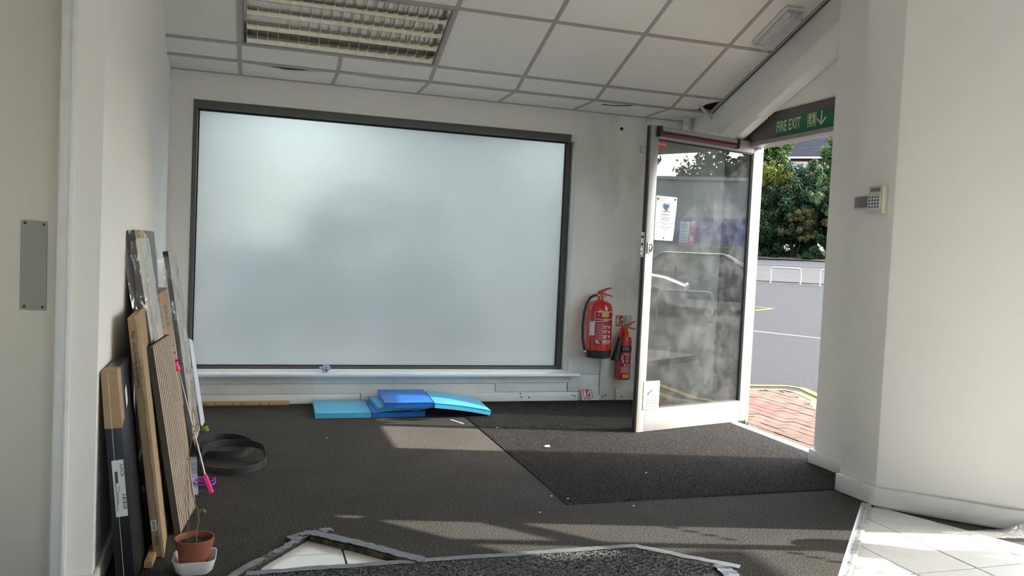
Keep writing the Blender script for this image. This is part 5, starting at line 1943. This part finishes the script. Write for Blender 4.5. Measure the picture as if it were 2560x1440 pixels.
for k in range(16):
    a = r.uniform(0, 6.28)
    p = V(3.345 + r.uniform(-.02, .03), 4.965 + r.uniform(-.03, .02), -.02)
    tp = p + V(math.cos(a) * .03, math.sin(a) * .03, r.uniform(.015, .04))
    s = V(-math.sin(a), math.cos(a), 0) * .005
    q.add([p, p.lerp(tp, .6) + s, tp, p.lerp(tp, .6) - s], [(0, 1, 2, 3)])
q = q.build('weed_tuft', M['leaf_mid'], smooth=0, fix=False)
tag(q, 'tiny green weed at the foot of the door hinge post', 'weed')

# galvanised trip rails
def hoop(p0, p1, h, label, first=None):
    p0, p1 = V(*p0), V(*p1)
    up = V(0, 0, 1)
    d = (p1 - p0)
    rad = .12
    dn = d.normalized()
    P = [p0 - up * .05, p0 + up * (h - rad)]
    for k in range(1, 7):
        a = math.pi / 2 * k / 6
        P.append(p0 + up * (h - rad + rad * math.sin(a)) + dn * rad * (1 - math.cos(a)))
    for k in range(6, 0, -1):
        a = math.pi / 2 * k / 6
        P.append(p1 + up * (h - rad + rad * math.sin(a)) - dn * rad * (1 - math.cos(a)))
    P += [p1 + up * (h - rad), p1 - up * .05]
    o = MB().tube(P, .030, 10).build('trip_rail', M['galv'], smooth=60)
    return tag(o, label, 'rail', 'trip rails at the car park edge')
hoop((17.63, 25.02, .508), (18.43, 24.40, .507), .57, 'pale metal hoop rail at the car park edge, the whole one in the doorway')
hoop((18.75, 23.75, .50), (19.55, 23.13, .49), .57, 'pale metal hoop rail at the car park edge, cut off by the right door jamb')
hoop((12.6, -1.2, -.08), (13.1, -.2, -.08), .60, 'pale metal hoop rail near the parked cars, seen mirrored in the door glass')

# road, verge and earth bank beyond the rails
e_ = V(.8, -.6, 0)
o_ = V(.6, .8, 0)
def band(name, p0, p1, mat, label, cat, lift):
    def fn(u, v):
        p = o_ * (p0 + (p1 - p0) * v) + e_ * (-35 + 70 * u)
        return V(p.x, p.y, gz(p.x, p.y) + lift)
    n = 14
    mb_ = MB().grid(fn, 40, n)
    return tag(mb_.build(name, M[mat], smooth=0), label, cat, kind='structure')
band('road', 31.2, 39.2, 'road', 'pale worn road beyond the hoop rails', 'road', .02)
band('road', 39.2, 42.6, 'road_dark', 'dark road strip in front of the hedge', 'road', .03)
band('bank', 42.9, 64, 'earth', 'dry brown earth bank at the foot of the hedge', 'bank', .06)
q = []
P = [o_ * 39.0 + e_ * s for s in (-30, 30)]
strip_line('kerb_line', [(P[0].x, P[0].y), (P[1].x, P[1].y)], .15, 'concrete', tm, h=.05, step=1.0)


def tree(name, label, base, blobs, n, size, mat, trunk_r, seed, group, cat='tree', extra=None):
    r_ = random.Random(seed)
    t_ = thing(name, tuple(base), label, cat, group)
    vs, fs = [], []
    tot = sum(b[1][0] * b[1][2] + b[1][1] * b[1][2] for b in blobs)
    lumps = []
    for (c, rad) in blobs:
        c = V(*c)
        k = max(5, int((extra or 26) * (rad[0] * rad[2] + rad[1] * rad[2]) / tot))
        for _ in range(k):
            d = V(r_.gauss(0, 1), r_.gauss(0, 1), r_.gauss(0, 1)).normalized()
            s = r_.uniform(.55, .95)
            lumps.append((c + V(d.x * rad[0] * s, d.y * rad[1] * s, d.z * rad[2] * s), min(rad) * r_.uniform(.22, .46)))
    per = max(1, n // len(lumps))
    for c, lr in lumps:
        for _ in range(per):
            d = V(r_.gauss(0, 1), r_.gauss(0, 1), r_.gauss(0, 1)).normalized()
            p = c + d * lr * r_.uniform(.6, 1.15)
            nn_ = (d + V(r_.gauss(0, .7), r_.gauss(0, .7), r_.gauss(0, .7) + .3)).normalized()
            a = nn_.orthogonal().normalized()
            ang = r_.uniform(0, 6.28)
            b = nn_.cross(a)
            a2 = a * math.cos(ang) + b * math.sin(ang)
            b2 = nn_.cross(a2)
            s = size * r_.uniform(.6, 1.3)
            k = len(vs)
            vs += [p - a2 * s, p + b2 * s * .55 + nn_ * s * .1, p + a2 * s, p - b2 * s * .55 + nn_ * s * .1]
            fs.append((k, k + 1, k + 2, k + 3))
    MB().add(vs, fs).build('foliage', M[mat], t_, smooth=0, fix=False, kind='stuff')
    b0 = V(*base)
    top = V(*blobs[0][0])
    tr = MB()
    tr.tube([b0 - V(0, 0, .1), b0.lerp(top, .5) + V(r_.uniform(-.1, .1), r_.uniform(-.1, .1), 0), top], [trunk_r, trunk_r * .7, trunk_r * .3], 8)
    for c, lr in lumps[::max(3, len(lumps) // 12)]:
        s0 = b0.lerp(top, r_.uniform(.45, .95))
        tr.tube([s0, s0.lerp(c, .5) + V(0, 0, .1), c], [trunk_r * .4, trunk_r * .25, trunk_r * .1], 5)
    tr.build('trunk', M['trunk'], t_)
    return t_


def hp_(p, s, z):
    """a point at distance p towards the hedge, s sideways (+ right), z up"""
    q_ = o_ * p + e_ * s
    return (q_.x, q_.y, z)


G = 'hedge trees across the road'
tree('hedge_bush', 'broad dark green bush filling the middle of the doorway view', hp_(44.9, -.35, 1.5),
     [(hp_(45.2, -.4, 4.4), (1.9, 1.1, 1.7)), (hp_(45.0, 1.3, 3.6), (1.7, 1.0, 1.7)), (hp_(45.2, -2.2, 3.6), (1.7, 1.0, 1.9)), (hp_(45.2, 3.0, 4.0), (1.6, 1.0, 2.3)), (hp_(44.4, -1.2, 2.2), (1.6, .7, .85)), (hp_(44.4, 1.2, 2.2), (1.8, .7, .85)), (hp_(45.4, 0, 3.0), (3.0, .7, 1.6))], 105000, .074, 'leaf_dark', .10, 1, G, 'bush', 230)
tree('hedge_bush', 'deep shaded hedge mass behind the other bushes in the doorway view', hp_(48.5, 0, 1.9),
     [(hp_(48.5, 0, 4.4), (3.2, .9, 2.5)), (hp_(48.5, -3.5, 4.4), (2.6, .9, 2.6)), (hp_(48.5, 3.8, 4.8), (2.6, .9, 3.0)), (hp_(47.6, 0, 2.5), (4.5, .6, .9))], 45000, .115, 'leaf_dark', .10, 9, G, 'bush', 160)
tree('hedge_tree', 'tall sunlit green tree at the right of the doorway view', hp_(46.6, 1.4, 1.7),
     [(hp_(46.6, 1.5, 6.5), (1.1, .9, 1.7)), (hp_(46.4, .5, 5.9), (.9, .8, 1.0)), (hp_(46.4, 2.6, 6.2), (1.1, .9, 1.6))], 30000, .072, 'leaf_mid', .06, 2, G, 'tree', 110)
tree('hedge_tree', 'pale leaved slim tree glinting in the sun right of centre in the doorway', hp_(44.0, .75, 1.5),
     [(hp_(44.0, .75, 5.3), (.40, .35, 1.35))], 3200, .07, 'leaf_pale', .02, 3, G, 'tree', 22)
tree('hedge_bush', 'bright yellow green bush at the upper left of the doorway view', hp_(44.6, -1.5, 1.5),
     [(hp_(44.6, -1.45, 5.95), (.66, .5, .7)), (hp_(44.6, -.8, 5.5), (.6, .5, .55)), (hp_(44.6, -2.3, 5.8), (.6, .5, .7))], 8500, .065, 'leaf_yel', .03, 4, G, 'bush', 44)
tree('hedge_bush', 'browning olive bush low in the middle of the doorway view', hp_(43.3, -.2, 1.45),
     [(hp_(43.6, .1, 3.65), (.85, .35, .60)), (hp_(43.6, -.6, 3.0), (.55, .3, .35)), (hp_(43.6, .3, 2.9), (.7, .3, .5)), (hp_(43.6, 1.45, 3.6), (.55, .3, .75))], 9000, .06, 'leaf_tan', .015, 5, G, 'bush', 70)
tree('hedge_tree', 'tall green tree left of the slate roofed house', hp_(58, -3.0, 2.8),
     [(hp_(58, -2.6, 9.4), (2.0, 1.6, 2.6)), (hp_(58, -2.8, 6.5), (2.4, 1.6, 2.2))], 22000, .12, 'leaf_mid', .16, 6, G, 'tree', 110)

# house on the rise
HU, HW = V(.79, -.613, 0), V(.613, .79, 0)
H0 = V(35.75, 50.75, 0)
ho = thing('house', (40, 52, 3), 'red brick house with a dark slate roof above the hedge', 'house')
def hb(u0, u1, w0, w1, z0, z1, mat, name, parent=ho, bevel=0):
    return MB().slab(H0 + HU * u0 + HW * w0 + V(0, 0, z0), HU * (u1 - u0), HW * (w1 - w0), V(0, 0, z1 - z0)).build(name, M[mat], parent, bevel=bevel)
hb(.35, 11, .4, 8, 2.5, 9.0, 'house_brick', 'wall')
q = MB()
R0 = lambda u, w_, z: H0 + HU * u + HW * w_ + V(0, 0, z)
q.add([R0(0, 0, 9.05), R0(11.4, 0, 9.05), R0(11.4, 4.2, 12.7), R0(3.3, 4.2, 12.7), R0(0, 8.4, 9.05), R0(11.4, 8.4, 9.05),
       R0(0, 0, 8.95), R0(11.4, 0, 8.95), R0(0, 8.4, 8.95), R0(11.4, 8.4, 8.95)],
      [(0, 1, 2, 3), (0, 3, 4), (3, 2, 5, 4), (1, 5, 2), (6, 8, 9, 7), (0, 6, 7, 1), (0, 4, 8, 6), (4, 5, 9, 8), (1, 7, 9, 5)])
rf = q.build('roof', M['roof'], ho, smooth=0)
q = MB()
for k in range(12):                      # slate courses stand a little proud
    t_ = k / 12
    q.slab(R0(3.3 * t_ + .05, 4.2 * t_, 9.06 + 3.65 * t_), HU * (11.3 - 3.3 * t_), HW * .36 + V(0, 0, .31), V(0, 0, .03))
q.build('slate_course', M['roof'], rf, kind='stuff', smooth=0)
hb(-.05, 11.4, -.10, .02, 8.93, 9.06, 'upvc', 'gutter')
for u in (.9, 3.2, 5.6, 8.2):
    wf = hb(u, u + 1.25, .30, .42, 7.45, 8.75, 'upvc', 'window_frame')
    hb(u + .08, u + .60, .28, .31, 7.53, 8.67, 'car_glass', 'pane', wf)
    hb(u + .66, u + 1.17, .28, .31, 7.53, 8.67, 'car_glass', 'pane', wf)
hb(2.55, 2.75, .2, .42, 3.0, 8.9, 'upvc', 'downpipe')
q = MB().slab(R0(7.0, 3.2, 11.6), HU * .8, HW * .5, V(0, 0, 1.9)).build('chimney', M['house_brick'], ho)

# retail shed, trees and cars that the door glass mirrors
SU, SW = V(.47, .883, 0), V(.883, -.47, 0)
S0_ = V(51.5, -21, 0)
sh = thing('retail_shed', (51.5, -21, 0), 'long grey shed with a blue band, mirrored in the open door glass', 'building')
def sb(u0, u1, w0, w1, z0, z1, mat, name):
    return MB().slab(S0_ + SU * u0 + SW * w0 + V(0, 0, z0 - .1), SU * (u1 - u0), SW * (w1 - w0), V(0, 0, z1 - z0)).build(name, M[mat], sh)
sb(-34, 34, 0, 12, 0, 7.2, 'shed', 'wall')
sb(-34, 34, -.15, 0, 2.6, 4.5, 'shed_blue', 'blue_band')
sb(-34.2, 34.2, -.2, 12.2, 7.2, 7.45, 'shed', 'parapet_cap')
for k in range(-6, 7, 2):
    sb(k * 4.5, k * 4.5 + 2.2, -.1, .05, .1, 2.4, 'car_glass', 'shop_window')
G2 = 'trees mirrored in the door glass'
for k, (u, zt_, rr_, m_, lab) in enumerate(((-17, 9.8, 4.2, 'leaf_yel', 'yellow green round tree behind the grey shed, mirrored in the glass'), (-9, 12.2, 4.0, 'leaf_dark', 'tall dark thin tree behind the grey shed, mirrored in the glass'),
                                        (1, 11.0, 4.0, 'leaf_mid', 'mid green tree behind the middle of the grey shed'), (12, 12.8, 4.6, 'leaf_dark', 'dark tree behind the right half of the grey shed'), (23, 11.0, 4.5, 'leaf_mid', 'green tree behind the far end of the grey shed'))):
    c = S0_ + SU * u + SW * 18
    tree('shed_tree', lab, (c.x, c.y, -.1), [((c.x, c.y, zt_ - rr_ * .6), (rr_, rr_, rr_ * .8)), ((c.x + 1.5, c.y + 2.5, zt_ - rr_ * .2), (rr_ * .5, rr_ * .5, rr_ * .55))], 7000, .26, m_, .25, 40 + k, G2, 'tree', 60)


def car(c, ang, paint, label):
    t_ = thing('parked_car', (c[0], c[1], gz(c[0], c[1])), label, 'car')
    ca, sa = math.cos(ang), math.sin(ang)
    z0 = gz(c[0], c[1])
    def W_(x, y, z):
        return V(c[0] + x * ca - y * sa, c[1] + x * sa + y * ca, z0 + z)
    side = [(-2.05, .28), (-2.1, .55), (-2.02, .82), (-1.75, .92), (-1.05, .96), (.0, .97), (.95, .94), (1.6, .84), (2.05, .68), (2.12, .42), (2.05, .26)]
    q_ = MB()
    n = len(side)
    rows = []
    for y, k in ((-.86, .96), (-.80, 1.0), (0, 1.02), (.80, 1.0), (.86, .96)):
        rows.append([W_(x * (1 if abs(y) < .83 else .985), y, .26 + (z - .26) * k) for x, z in side])
    for row in rows:
        q_.v += [tuple(p) for p in row]
    for j in range(4):
        for i_ in range(n - 1):
            q_.f.append((j * n + i_, j * n + i_ + 1, (j + 1) * n + i_ + 1, (j + 1) * n + i_))
        q_.f.append((j * n + n - 1, j * n, (j + 1) * n, (j + 1) * n + n - 1))
    q_.f.append(tuple(range(n)))
    q_.f.append(tuple(4 * n + i_ for i_ in reversed(range(n))))
    q_.build('body', M[paint], t_, smooth=45)
    bot = [(-1.85, -.74), (1.05, -.74), (1.05, .74), (-1.85, .74)]
    top = [(-1.30, -.58), (.25, -.58), (.25, .58), (-1.30, .58)]
    MB().hexa([W_(x, y, .93) for x, y in bot] + [W_(x, y, 1.42) for x, y in top]).build('windows', M['car_glass'], t_, bevel=.03)
    MB().hexa([W_(x * 1.0, y * 1.02, 1.40) for x, y in top] + [W_(x * .95, y * .92, 1.46) for x, y in top]).build('roof', M[paint], t_, bevel=.02)
    for sy_ in (-.69, .69):
        MB().tube([W_(-1.9, sy_ * 1.06, .93), W_(-1.3, sy_ * .86, 1.42), W_(.25, sy_ * .86, 1.42), W_(1.08, sy_ * 1.06, .93)], .035, 6).build('pillar', M[paint], t_)
    for x in (-1.32, 1.32):
        for y in (-.78, .78):
            wh = MB().lathe(W_(x, y - .1, .31), [(.20, 0), (.30, .01), (.315, .05), (.315, .15), (.30, .19), (.20, .20)], 24, ax=(-sa, ca, 0)).build('wheel', M['tyre'], t_)
            MB().lathe(W_(x, y - .103, .31), [(.0, 0), (.19, 0), (.19, .206), (.0, .206)], 16, ax=(-sa, ca, 0)).build('hub', M['galv'], wh)
    for y in (-.62, .62):
        MB().lathe(W_(2.04, y, .62), [(.10, 0), (.08, .06), (0, .07)], 14, ax=(ca, sa, 0)).build('headlight', M['white_plastic'], t_)
    return t_


car((13.9, -3.6), math.atan2(.883, .47), 'car_b', 'silver parked car mirrored at the left of the open door glass')
car((17.3, -2.3), math.atan2(.883, .47) + .12, 'car_a', 'dark blue parked car mirrored in the middle of the open door glass')

# dim shapes behind the frosted window
tree('shrub', 'dark shrub outside, a blurred shape behind the frosted window', (.95, 7.9, -.08), [((.80, 7.9, .95), (.95, .5, .72)), ((.15, 7.9, .6), (.7, .4, .62)), ((1.7, 7.9, .55), (.6, .4, .55))], 9000, .05, 'leaf_dark', .04, 71, 'shrub behind the frosted window', 'shrub', 80)
for k, (x, y, zt_, rr_) in enumerate(((-9, 24, 5.5, 3.2), (-2.5, 23, 6.3, 3.0), (4.5, 24, 6.8, 3.4), (11.5, 25, 5.8, 3.0))):
    tree('verge_tree', ('leftmost', 'second from left', 'third from left', 'rightmost')[k] + ' of the four dark trees blurred behind the frosted window', (x, y, gz(x, y)), [((x, y, zt_ - rr_ * .75), (rr_, rr_ * .7, rr_ * .9))], 5000, .26, 'leaf_dark', .2, 80 + k, 'trees blurred behind the frosted window', 'tree', 45)
bpy.context.view_layer.update()
